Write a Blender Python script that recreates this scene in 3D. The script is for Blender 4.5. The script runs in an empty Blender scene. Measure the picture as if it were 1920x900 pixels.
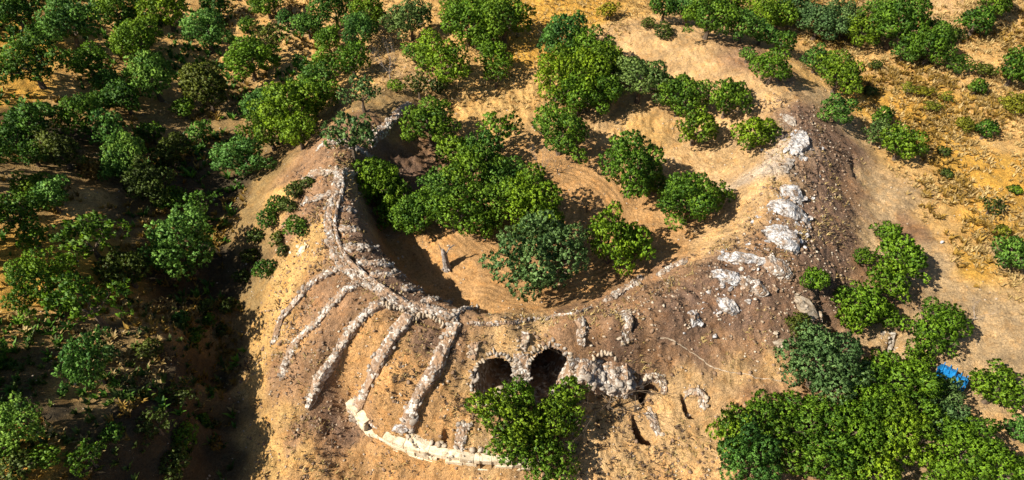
import bpy, math, random
import numpy as np
from mathutils import Vector, Matrix, Euler

R = random.Random(7)
NP = np.random.default_rng(7)
sc = bpy.context.scene
COL = sc.collection

# ---------------------------------------------------------------- camera, sun, sky, exposure
CAM_H, PITCH, FPX = 52.0, math.radians(47.0), 1280.0
cam = bpy.data.cameras.new('camera'); camo = bpy.data.objects.new('camera', cam); COL.objects.link(camo)
cam.sensor_width = 36.0; cam.lens = 24.0; cam.clip_start = 0.5; cam.clip_end = 2000
camo.location = (0, 0, CAM_H); camo.rotation_euler = (math.pi/2 - PITCH, 0, 0)
sc.camera = camo

SUN_EL, SUN_AZ = math.radians(43), math.radians(22)      # light travels towards +x and a little +y
w = bpy.data.worlds.new('World'); sc.world = w; w.use_nodes = True
nt = w.node_tree; sky = nt.nodes.new('ShaderNodeTexSky'); sky.sky_type = 'NISHITA'; sky.sun_disc = False
sky.sun_elevation = SUN_EL; sky.sun_rotation = math.radians(270) - SUN_AZ
bg = nt.nodes['Background']; bg.inputs['Strength'].default_value = 0.05
nt.links.new(sky.outputs['Color'], bg.inputs['Color'])
sl = bpy.data.lights.new('sun', 'SUN'); sl.energy = 5.0; sl.angle = math.radians(0.5); sl.color = (1.0, .91, .78)
so = bpy.data.objects.new('sun', sl); COL.objects.link(so)
ldir = Vector((math.cos(SUN_AZ)*math.cos(SUN_EL), math.sin(SUN_AZ)*math.cos(SUN_EL), -math.sin(SUN_EL)))
so.rotation_euler = ldir.to_track_quat('-Z', 'Y').to_euler(); so.location = (-60, 0, 60)
sc.view_settings.view_transform = 'Standard'; sc.view_settings.look = 'None'
sc.view_settings.gamma = 1; sc.view_settings.exposure = 0.95; sc.view_settings.use_curve_mapping = False

# ---------------------------------------------------------------- pixel <-> world helpers
cp_, sp_ = math.cos(PITCH), math.sin(PITCH)
def ray(u, v):
    a = (u - 960) / FPX; b = (450 - v) / FPX
    return np.array([a, cp_ + b*sp_, -sp_ + b*cp_])
def pt(u, v, z):
    d = ray(u, v); t = (z - CAM_H) / d[2]
    return np.array([d[0]*t, d[1]*t, z])

# ---------------------------------------------------------------- numpy noise
def _h(ix, iy, s):
    n = (ix.astype(np.int64)*374761393 + iy.astype(np.int64)*668265263 + s*1274126177) & 0x7fffffff
    n = ((n ^ (n >> 13)) * 1274126177) & 0x7fffffff
    return ((n ^ (n >> 16)) & 0xffff) / 65535.0
def vnoise(x, y, s=0):
    ix = np.floor(x); iy = np.floor(y); fx = x-ix; fy = y-iy
    fx = fx*fx*(3-2*fx); fy = fy*fy*(3-2*fy)
    a = _h(ix, iy, s); b = _h(ix+1, iy, s); c = _h(ix, iy+1, s); d = _h(ix+1, iy+1, s)
    return (a*(1-fx)+b*fx)*(1-fy) + (c*(1-fx)+d*fx)*fy
def fbm(x, y, o=4, s=0):
    r = 0; a = .5; t = 0
    for k in range(o):
        r = r + a*(vnoise(x, y, s+k*17)-.5)*2; t += a; a *= .5
        x, y = x*1.9+y*.6+3.1, y*1.9-x*.6+7.7
    return r/t
def sstep(x): x = np.clip(x, 0, 1); return x*x*(3-2*x)

# ---------------------------------------------------------------- materials
def mat(name, build, rough=.9):
    m = bpy.data.materials.new(name); m.use_nodes = True
    n = m.node_tree.nodes; l = m.node_tree.links; p = n['Principled BSDF']
    p.inputs['Roughness'].default_value = rough
    p.inputs['Specular IOR Level'].default_value = .25
    build(n, l, p); return m
def ramp(n, l, fac, stops):
    r = n.new('ShaderNodeValToRGB'); e = r.color_ramp.elements
    e[0].position, e[0].color = stops[0][0], (*stops[0][1], 1)
    e[1].position, e[1].color = stops[-1][0], (*stops[-1][1], 1)
    for s in stops[1:-1]:
        k = e.new(s[0]); k.color = (*s[1], 1)
    l.new(fac, r.inputs[0]); return r.outputs[0]
def noise(n, l, vec, scale, det=4, rough=.6, dist=0.):
    t = n.new('ShaderNodeTexNoise'); t.inputs['Scale'].default_value = scale; t.inputs['Detail'].default_value = det
    t.inputs['Roughness'].default_value = rough; t.inputs['Distortion'].default_value = dist
    if vec is not None: l.new(vec, t.inputs['Vector'])
    return t.outputs['Fac']
def mix(n, l, mode, f, a, b):
    x = n.new('ShaderNodeMix'); x.data_type = 'RGBA'; x.blend_type = mode
    for s, val in ((x.inputs[0], f), (x.inputs[6], a), (x.inputs[7], b)):
        if isinstance(val, bpy.types.NodeSocket): l.new(val, s)
        elif isinstance(val, tuple): s.default_value = (*val, 1)
        else: s.default_value = val
    return x.outputs[2]
def grey(a): return (a, a, a)
def bump(n, l, p, h, strength, dist, prev=None):
    b = n.new('ShaderNodeBump'); b.inputs['Strength'].default_value = strength; b.inputs['Distance'].default_value = dist
    l.new(h, b.inputs['Height'])
    if prev is not None: l.new(prev, b.inputs['Normal'])
    l.new(b.outputs[0], p.inputs['Normal']); return b.outputs[0]

def m_ground(n, l, p):
    g = n.new('ShaderNodeNewGeometry').outputs['Position']
    at_ = n.new('ShaderNodeAttribute'); at_.attribute_name = 'soil'
    straw = n.new('ShaderNodeAttribute'); straw.attribute_name = 'straw'
    c = at_.outputs['Color']
    big = noise(n, l, g, .35, 5, .6)
    c = mix(n, l, 'MULTIPLY', 1., c, ramp(n, l, big, [(.3, grey(.62)), (.52, grey(.98)), (.7, grey(1.25))]))
    # wiry strokes: dry stalks, roots, scratches
    st = noise(n, l, g, 1.5, 4, .6, 3.2)
    c = mix(n, l, 'MULTIPLY', .85, c, ramp(n, l, st, [(.30, grey(.42)), (.40, grey(.95)), (.455, grey(.50)), (.50, grey(1.4)), (.56, grey(.85)), (.62, grey(1.2)), (.72, grey(.55))]))
    fine = noise(n, l, g, 5, 5, .8, 1.2)
    c = mix(n, l, 'MULTIPLY', .9, c, ramp(n, l, fine, [(.32, grey(.35)), (.46, grey(.92)), (.60, grey(1.15)), (.70, grey(1.7))]))
    # orange / grey hue drift
    hue = noise(n, l, g, .9, 4, .7)
    c = mix(n, l, 'MULTIPLY', .6, c, ramp(n, l, hue, [(.35, (1.12, .95, .72)), (.5, (1, 1, 1)), (.66, (.9, .95, 1.08))]))
    # dark specks: droppings, twigs, holes
    v = n.new('ShaderNodeTexVoronoi'); v.inputs['Scale'].default_value = 2.3; l.new(g, v.inputs['Vector'])
    c = mix(n, l, 'MULTIPLY', .8, c, ramp(n, l, v.outputs['Distance'], [(.05, grey(.35)), (.1, grey(1.)), (1., grey(1.))]))
    l.new(c, p.inputs['Base Color'])
    b1 = bump(n, l, p, st, .5, .25)
    b2 = bump(n, l, p, fine, .55, .12, b1)
    mid = noise(n, l, g, 4.2, 5, .7, 1.2)
    bump(n, l, p, mid, .8, .3, b2)
M_ground = mat('soil', m_ground, .95)

def stone_mat(name, a, b, c_):
    def f(n, l, p):
        o = n.new('ShaderNodeTexCoord').outputs['Object']
        rnd = n.new('ShaderNodeObjectInfo').outputs['Random']
        g = n.new('ShaderNodeNewGeometry').outputs['Position']
        x = noise(n, l, g, 2.2, 5, .7)
        c = ramp(n, l, x, [(.3, c_), (.45, a), (.62, b)])
        c = mix(n, l, 'MULTIPLY', 1., c, ramp(n, l, rnd, [(0, grey(.75)), (.5, grey(1.)), (1, grey(1.12))]))
        f2 = noise(n, l, g, 14, 4, .7)
        c = mix(n, l, 'MULTIPLY', .8, c, ramp(n, l, f2, [(.3, grey(.6)), (.5, grey(1.)), (.7, grey(1.15))]))
        l.new(c, p.inputs['Base Color'])
        bump(n, l, p, f2, .6, .08)
    return mat(name, f)
M_stone = stone_mat('grey_stone', (.26, .215, .17), (.41, .375, .325), (.14, .095, .06))
M_white = stone_mat('white_limestone', (.40, .40, .41), (.56, .58, .61), (.26, .22, .19))
M_cream = stone_mat('cream_masonry', (.58, .48, .33), (.72, .63, .47), (.34, .23, .13))
M_brown = stone_mat('brown_clod', (.24, .15, .09), (.33, .23, .15), (.15, .09, .05))
M_pebble = stone_mat('pale_pebble', (.33, .26, .18), (.48, .41, .32), (.22, .145, .09))

def m_core(n, l, p):
    g = n.new('ShaderNodeNewGeometry').outputs['Position']
    v = n.new('ShaderNodeTexVoronoi'); v.inputs['Scale'].default_value = 3.4; v.feature = 'F1'
    l.new(g, v.inputs['Vector'])
    e = n.new('ShaderNodeTexVoronoi'); e.inputs['Scale'].default_value = 3.4; e.feature = 'DISTANCE_TO_EDGE'; l.new(g, e.inputs['Vector'])
    sepn = n.new('ShaderNodeSeparateColor'); l.new(v.outputs['Color'], sepn.inputs[0])
    c = ramp(n, l, sepn.outputs[0], [(0, (.13, .09, .065)), (.35, (.25, .19, .14)), (.6, (.42, .38, .33)), (1, (.58, .55, .50))])
    c = mix(n, l, 'MULTIPLY', .9, c, ramp(n, l, e.outputs['Distance'], [(.01, (.42, .3, .2)), (.07, grey(1.))]))
    x = noise(n, l, g, 1.1, 4, .6)
    c = mix(n, l, 'MIX', ramp(n, l, x, [(.46, grey(0)), (.58, grey(.9))]), c, (.27, .17, .10))
    l.new(c, p.inputs['Base Color'])
    bump(n, l, p, e.outputs['Distance'], .8, .2)
M_core = mat('rubble_masonry', m_core)
def m_rock(n, l, p):
    g = n.new('ShaderNodeNewGeometry').outputs['Position']
    e = n.new('ShaderNodeTexVoronoi'); e.inputs['Scale'].default_value = 1.3; e.feature = 'DISTANCE_TO_EDGE'
    w_ = n.new('ShaderNodeTexNoise'); w_.inputs['Scale'].default_value = 2.; l.new(g, w_.inputs['Vector'])
    ad = n.new('ShaderNodeVectorMath'); ad.operation = 'ADD'; l.new(g, ad.inputs[0]); l.new(w_.outputs['Color'], ad.inputs[1]); l.new(ad.outputs[0], e.inputs['Vector'])
    x = noise(n, l, g, 1.3, 5, .7, 1.)
    c = ramp(n, l, x, [(.38, (.21, .14, .09)), (.47, (.38, .345, .31)), (.55, (.50, .49, .485)), (.7, (.60, .60, .60))])
    c = mix(n, l, 'MULTIPLY', 1., c, ramp(n, l, e.outputs['Distance'], [(0., grey(.3)), (.05, grey(.85)), (.12, grey(1.))]))
    f2 = noise(n, l, g, 7, 5, .75, 1.5)
    c = mix(n, l, 'MULTIPLY', .9, c, ramp(n, l, f2, [(.34, grey(.7)), (.46, grey(.97)), (.7, grey(1.05))]))
    l.new(c, p.inputs['Base Color']); b = bump(n, l, p, e.outputs['Distance'], .9, .3); bump(n, l, p, f2, .4, .08, b)
M_rock = mat('weathered_limestone', m_rock)

def leaf_mat(name, dark, light, transl=.25):
    m = bpy.data.materials.new(name); m.use_nodes = True
    n = m.node_tree.nodes; l = m.node_tree.links; p = n['Principled BSDF']
    a = n.new('ShaderNodeAttribute'); a.attribute_name = 'tint'
    rnd = n.new('ShaderNodeObjectInfo').outputs['Random']
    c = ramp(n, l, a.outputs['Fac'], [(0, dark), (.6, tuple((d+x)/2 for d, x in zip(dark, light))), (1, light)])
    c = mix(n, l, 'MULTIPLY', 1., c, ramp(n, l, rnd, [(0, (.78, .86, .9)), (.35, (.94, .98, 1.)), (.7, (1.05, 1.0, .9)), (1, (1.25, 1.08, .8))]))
    l.new(c, p.inputs['Base Color']); p.inputs['Roughness'].default_value = .6
    p.inputs['Specular IOR Level'].default_value = .3
    t = n.new('ShaderNodeBsdfTranslucent'); l.new(c, t.inputs['Color'])
    ms = n.new('ShaderNodeMixShader'); ms.inputs[0].default_value = transl
    l.new(p.outputs[0], ms.inputs[1]); l.new(t.outputs[0], ms.inputs[2])
    l.new(ms.outputs[0], n['Material Output'].inputs['Surface']); return m
LEAF = {
 'g': leaf_mat('green_leaves', (.03, .095, .008), (.22, .37, .018)),
 'b': leaf_mat('bright_green_leaves', (.055, .135, .008), (.25, .41, .016)),
 'o': leaf_mat('grey_green_leaves', (.05, .115, .03), (.20, .32, .09)),
 't': leaf_mat('blue_green_leaves', (.026, .095, .016), (.18, .36, .045)),
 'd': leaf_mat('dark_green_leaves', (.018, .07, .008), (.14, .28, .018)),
 'p': leaf_mat('pale_green_leaves', (.04, .13, .018), (.24, .44, .07)),
 'y': leaf_mat('yellow_green_leaves', (.11, .14, .012), (.36, .38, .03)),
 'c': leaf_mat('olive_brown_leaves', (.04, .06, .010), (.12, .17, .02)),
 'r': leaf_mat('orange_dry_leaves', (.16, .09, .015), (.42, .24, .04)),
 's': leaf_mat('straw', (.30, .19, .06), (.60, .42, .17)),
}
def m_bark(n, l, p):
    g = n.new('ShaderNodeNewGeometry').outputs['Position']
    x = noise(n, l, g, 6, 5, .7)
    l.new(ramp(n, l, x, [(.3, (.05, .035, .022)), (.7, (.16, .12, .085))]), p.inputs['Base Color']); bump(n, l, p, x, .5, .05)
M_bark = mat('bark', m_bark)
def m_dead(n, l, p):
    g = n.new('ShaderNodeNewGeometry').outputs['Position']
    x = noise(n, l, g, 6, 5, .7)
    l.new(ramp(n, l, x, [(.38, (.09, .07, .055)), (.6, (.42, .37, .33))]), p.inputs['Base Color']); bump(n, l, p, x, .5, .05)
M_dead = mat('bleached_wood', m_dead)
def m_tarp(n, l, p):
    g = n.new('ShaderNodeNewGeometry').outputs['Position']
    x = noise(n, l, g, 2.5, 4, .7)
    l.new(ramp(n, l, x, [(.35, (.008, .11, .30)), (.62, (.012, .20, .48)), (.8, (.10, .32, .55))]), p.inputs['Base Color'])
    bump(n, l, p, noise(n, l, g, 5, 3, .6), .4, .06)
M_tarp = mat('blue_tarpaulin', m_tarp, .45)

# ---------------------------------------------------------------- object helpers
def link(o, parent=None):
    COL.objects.link(o)
    if parent is not None: o.parent = parent
    return o
def mk(name, v, f, m, parent=None, loc=(0, 0, 0), smooth=False, kind=None):
    me = bpy.data.meshes.new(name); me.from_pydata([tuple(a) for a in v], [], [tuple(a) for a in f]); me.update()
    if m: me.materials.append(m)
    if smooth: me.polygons.foreach_set('use_smooth', [True]*len(me.polygons))
    o = bpy.data.objects.new(name, me); o.location = loc; link(o, parent)
    if kind: o['kind'] = kind
    return o
def mknp(name, v, f, m, smooth=False, tint=None):
    """v (N,3), f (M,k) numpy, all faces of one size -> mesh"""
    me = bpy.data.meshes.new(name); k = f.shape[1]
    me.vertices.add(len(v)); me.vertices.foreach_set('co', v.astype(np.float32).ravel())
    me.loops.add(f.size); me.loops.foreach_set('vertex_index', f.astype(np.int32).ravel())
    me.polygons.add(len(f)); me.polygons.foreach_set('loop_start', np.arange(0, f.size, k, dtype=np.int32))
    if smooth: me.polygons.foreach_set('use_smooth', np.ones(len(f), dtype=bool))
    me.update(calc_edges=True)
    if tint is not None:
        a = me.attributes.new('tint', 'FLOAT', 'POINT'); a.data.foreach_set('value', tint.astype(np.float32))
    if m: me.materials.append(m)
    return me
def thing(name, label, cat, loc=(0, 0, 0), group=None, rot=0):
    o = bpy.data.objects.new(name, None); o.location = loc; o.rotation_euler.z = rot; o.empty_display_size = .3
    link(o); o['label'] = label; o['category'] = cat
    if group: o['group'] = group
    return o
def rotmats(n, tilt=math.pi):
    """random rotations (n,3,3)"""
    q = NP.normal(size=(n, 4)); q /= np.linalg.norm(q, axis=1)[:, None]
    if tilt < 3:
        ax = NP.normal(size=(n, 3)); ax[:, 2] *= .0; ax /= np.linalg.norm(ax, axis=1)[:, None]
        a = NP.uniform(0, tilt, n); q1 = np.c_[np.cos(a/2), ax*np.sin(a/2)[:, None]]
        z = NP.uniform(0, 2*np.pi, n); q2 = np.c_[np.cos(z/2), np.zeros(n), np.zeros(n), np.sin(z/2)]
        w1, x1, y1, z1 = q1.T; w2, x2, y2, z2 = q2.T
        q = np.c_[w1*w2-x1*x2-y1*y2-z1*z2, w1*x2+x1*w2+y1*z2-z1*y2, w1*y2-x1*z2+y1*w2+z1*x2, w1*z2+x1*y2-y1*x2+z1*w2]
    w_, x, y, z = q.T
    return np.stack([np.stack([1-2*(y*y+z*z), 2*(x*y-z*w_), 2*(x*z+y*w_)], -1),
                     np.stack([2*(x*y+z*w_), 1-2*(x*x+z*z), 2*(y*z-x*w_)], -1),
                     np.stack([2*(x*z-y*w_), 2*(y*z+x*w_), 1-2*(x*x+y*y)], -1)], 1)
def bulk(tv, tf, pos, scl, rots):
    """many transformed copies of a template as one vertex/face array. scl (n,3)"""
    n = len(pos); v = tv[None]*scl[:, None, :]
    v = np.einsum('nij,nkj->nki', rots, v) + pos[:, None, :]
    f = tf[None] + (np.arange(n)*len(tv))[:, None, None]
    return v.reshape(-1, 3), f.reshape(-1, tf.shape[1])

# stone templates: chipped boxes, 12..20 tris
def stone_template(seed):
    r = np.random.default_rng(seed)
    t = (1+5**.5)/2
    v = np.array([(-1, t, 0), (1, t, 0), (-1, -t, 0), (1, -t, 0), (0, -1, t), (0, 1, t), (0, -1, -t), (0, 1, -t), (t, 0, -1), (t, 0, 1), (-t, 0, -1), (-t, 0, 1)])
    v = v/np.linalg.norm(v[0])
    v = np.sign(v)*np.abs(v)**.7
    v *= r.uniform(.72, 1.12, (12, 1)); v += r.normal(0, .06, (12, 3))
    f = np.array([(0, 11, 5), (0, 5, 1), (0, 1, 7), (0, 7, 10), (0, 10, 11), (1, 5, 9), (5, 11, 4), (11, 10, 2), (10, 7, 6), (7, 1, 8), (3, 9, 4), (3, 4, 2), (3, 2, 6), (3, 6, 8), (3, 8, 9), (4, 9, 5), (2, 4, 11), (6, 2, 10), (8, 6, 7), (9, 8, 1)])
    return v*.5, f
ST = [stone_template(s) for s in range(8)]
STM = {}
def stone_mesh(m, k):
    key = (m.name, k)
    if key not in STM: STM[key] = mknp('stone', ST[k][0], ST[k][1], m)
    return STM[key]
# ================================================================ TERRAIN
CP = '''830 490 0|900 560 0|1000 570 0|1060 560 .1|1100 520 0|1200 470 .1|1280 400 .2|1300 330 .4|1100 330 .1|1000 450 0|850 380 0|780 420 0|900 250 .2|900 200 .4|1200 250 .5|1350 260 1.0|1390 340 1.6|760 450 0|720 420 0|1130 560 .6|1200 510 .6|1000 350 0|740 330 .4
1050 596 2.6|1150 585 2.4|1230 540 2.0|1300 490 1.9|1370 440 2.6|1390 390 2.6
628 365 4.9|620 430 4.8|634 480 4.7|682 525 4.5|745 565 4.3|800 585 4.0|850 597 3.9|900 606 3.7|950 612 3.6|1050 622 3.4|1150 615 3.5|1250 575 3.6|1330 510 3.8|1400 460 4.0|1440 400 4.5|1435 320 4.6|1480 260 4.6|1480 195 4.4|1400 135 4.2|1300 90 3.6|1200 65 2.8|1150 55 2.2
560 430 2.6|580 360 3.6|545 500 1.6|505 560 -.8|485 640 -3|458 720 -4.6|470 800 -5|500 880 -4.9|425 700 -5.6|430 850 -6|565 650 .3|530 760 -2.8|600 700 .2|640 790 -4.3|600 830 -4.4|600 880 -4.7|700 650 1.8|650 620 2.4|760 700 .9|700 760 -.9|760 790 -1.6|860 790 -1.6|780 640 2.6|850 660 1.8|850 740 -.4|600 570 2.6|700 600 3.6
925 655 1.6|925 745 -1.5|1028 640 2.0|1028 745 -1.8|1135 660 1.2|1100 760 -2.4|1000 880 -4.6|1130 860 -3.6|1200 700 -1|1250 800 -3|1290 700 -1|1300 600 2.2|1300 650 .6|1400 560 3|1400 640 .6|1450 700 -1|1480 570 2.2|1520 600 1|1560 640 -1.2|1550 500 2|1570 420 2|1600 540 -.6|1510 400 3.3|1550 330 3|1600 300 1.4|1620 400 .2|1650 330 0|1700 450 -.6|1800 600 -1.5|1900 700 -2|1400 880 -3.6|1700 850 -3|1900 880 -3|1250 880 -4.2|1350 740 -1.8
1620 250 .2|1560 160 .8|1500 120 1.6|1450 80 1.6|1350 40 1.5|1250 20 1|1700 200 .2|1800 100 1|1900 20 2|1900 200 1|1900 400 0|1750 330 0|1850 500 -.8|1700 20 1
1000 20 1.5|900 20 1.2|750 20 .8|650 60 -.5|1000 150 .8|1100 100 1.4|1250 150 1.8|1350 190 2
650 290 5|700 252 4|770 200 2.4|800 150 1|560 320 2.4|520 380 .8|470 400 -1.8|600 240 .6|500 250 -2|450 350 -3.2|420 450 -4.2|430 560 -5|410 650 -5.6|720 300 1.6|780 265 .5|830 190 .4
350 450 -2.5|300 350 -1|200 300 1|100 300 2.6|0 300 4.2|300 200 -1|400 150 -1.6|200 150 1.6|50 150 4|0 20 5.5|200 20 2.4|400 20 0|500 100 -1|550 30 -.5|250 500 -.5|150 500 2.4|0 500 4.2|300 600 -1.8|200 600 1.8|100 650 3.4|0 700 4.6|375 590 -3|352 630 -1.8|358 660 -1.4|345 700 -1.3|388 665 -4.6|392 700 -5.0|372 720 -1.5|396 740 -5.4|356 780 -1.7|345 830 -2.2|340 880 -2.6|300 700 -.4|612 765 -3.4|250 720 1.3|150 760 2.9|0 850 4.8|330 850 -1.2|250 850 1.4|150 870 3.1|400 880 -5.6|397 800 -5.5'''
pts = []
for s in CP.replace('\n', '|').split('|'):
    u, v, z = map(float, s.split()); pts.append(pt(u, v, z))
def res2(P, step):
    P = np.array(P, float); out = [P[0]]
    for a, b in zip(P[:-1], P[1:]):
        n = max(1, int(round(np.linalg.norm(b-a)/step)))
        for k in range(1, n+1): out.append(a+(b-a)*k/n)
    return np.array(out)
# broken inner edge of the seating bank: top of the drop and its foot
top = res2([pt(*a) for a in [(668, 345, 4.0), (680, 400, 3.8), (700, 450, 3.7), (722, 480, 3.6), (752, 508, 3.2), (792, 545, 3.1), (842, 567, 3.1), (892, 585, 2.9)]], 2.2)
for i, a in enumerate(top):
    t = top[min(i+1, len(top)-1)] - top[max(i-1, 0)]; nrm = np.array([-t[1], t[0], 0]); nrm /= np.linalg.norm(nrm)
    if nrm[1] < 0 and nrm[0] < 0: nrm = -nrm
    pts.append(a); b = a + nrm*1.3; b[2] = .1; pts.append(b)
# outer foot of the masonry plinth: ground in front and made ground behind
FOOT = [(652, 776, -2.0), (672, 795, -2.2), (690, 822, -2.3), (745, 850, -2.3), (820, 873, -2.3), (900, 884, -2.4), (955, 886, -2.5), (1010, 880, -2.7)]
foot = res2([pt(u, v, -4.7) for u, v, z in FOOT], 2.2)
CTR = pt(1000, 430, 0)
for a in foot:
    n_ = CTR - a; n_[2] = 0; n_ /= np.linalg.norm(n_)
    b = a - n_*.35; b[2] = -4.7; pts.append(b)
    b = a + n_*1.0; b[2] = -2.75; pts.append(b)
for x, y, z in [(-130, 0, 10), (-130, 60, 10), (-130, 130, 10), (-80, -30, 6), (0, -40, -4.5), (60, -30, -4), (140, 0, -3), (140, 60, 0), (140, 130, 3), (0, 150, 4), (60, 150, 4), (-60, 150, 8), (0, 5, -4.5), (30, 8, -4), (-25, 8, -5), (-45, 8, 4)]:
    pts.append(np.array([x, y, z], float))
P = np.array(pts); S = 30.0
def U_(d2): return .5*d2*np.log(np.maximum(d2, 1e-12))
X0 = P[:, :2]/S; n0 = len(P)
K = U_(((X0[:, None]-X0[None])**2).sum(-1)) + np.eye(n0)*2e-4
A = np.zeros((n0+3, n0+3)); A[:n0, :n0] = K; A[:n0, n0] = 1; A[:n0, n0+1:] = X0; A[n0, :n0] = 1; A[n0+1:, :n0] = X0.T
W = np.linalg.solve(A, np.r_[P[:, 2], 0, 0, 0])
def base(x, y):
    xs = np.clip(np.ravel(x), -130, 140)/S; ys = np.clip(np.ravel(y), -40, 150)/S; out = np.empty(len(xs))
    for i in range(0, len(xs), 20000):
        a = np.c_[xs[i:i+20000], ys[i:i+20000]]
        d2 = (a[:, None, 0]-X0[None, :, 0])**2 + (a[:, None, 1]-X0[None, :, 1])**2
        out[i:i+20000] = U_(d2)@W[:n0] + W[n0] + a@W[n0+1:]
    return out.reshape(np.shape(x))
def axis(segs):
    o = [segs[0][0]]
    for a, b, s in segs:
        n = int(round((b-a)/s)); o += list(a+(b-a)*np.arange(1, n+1)/n)
    return np.array(o)
AX = axis([(-600, -130, 40), (-130, -88, 2), (-88, -34, .3), (-34, 34, .14), (34, 88, .3), (88, 130, 2), (130, 600, 40)])
AY = axis([(-400, -40, 40), (-40, 8, 2), (8, 19, .28), (19, 60, .14), (60, 108, .3), (108, 150, 2), (150, 900, 50)])
GX, GY = np.meshgrid(AX, AY)
GZ = base(GX, GY)

def segdist(x, y, Q):
    """distance to polyline Q (k,2) in world xy and parameter"""
    best = np.full(np.shape(x), 1e9)
    for a, b in zip(Q[:-1], Q[1:]):
        d = b-a; L = (d**2).sum()+1e-9
        t = np.clip(((x-a[0])*d[0]+(y-a[1])*d[1])/L, 0, 1)
        best = np.minimum(best, np.hypot(x-a[0]-t*d[0], y-a[1]-t*d[1]))
    return best
def inpoly(x, y, Q):
    c = np.zeros(np.shape(x), bool); j = len(Q)-1
    for i in range(len(Q)):
        xi, yi = Q[i][:2]; xj, yj = Q[j][:2]
        c ^= ((yi > y) != (yj > y)) & (x < (xj-xi)*(y-yi)/(yj-yi+1e-12)+xi); j = i
    return c
def gh(x, y):
    """bilinear terrain height"""
    x = np.asarray(x, float); y = np.asarray(y, float)
    i = np.clip(np.searchsorted(AX, x)-1, 0, len(AX)-2); j = np.clip(np.searchsorted(AY, y)-1, 0, len(AY)-2)
    fx = np.clip((x-AX[i])/(AX[i+1]-AX[i]), 0, 1); fy = np.clip((y-AY[j])/(AY[j+1]-AY[j]), 0, 1)
    return (GZ[j, i]*(1-fx)+GZ[j, i+1]*fx)*(1-fy) + (GZ[j+1, i]*(1-fx)+GZ[j+1, i+1]*fx)*fy
def at(u, v, dz=0.):
    """world point where the line of sight through a photo pixel meets the ground (raised by dz)"""
    d = ray(u, v); t = np.linspace(38, 160, 700); x = d[0]*t; y = d[1]*t; z = CAM_H+d[2]*t
    g = gh(x, y)+dz; k = np.argmax(z < g)
    a, b = t[k-1], t[k]
    for _ in range(8):
        m_ = (a+b)/2
        if CAM_H+d[2]*m_ < float(gh(d[0]*m_, d[1]*m_))+dz: b = m_
        else: a = m_
    return np.array([d[0]*b, d[1]*b, CAM_H+d[2]*b])
def ats(L): return np.array([at(u, v) for u, v in L])

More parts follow.
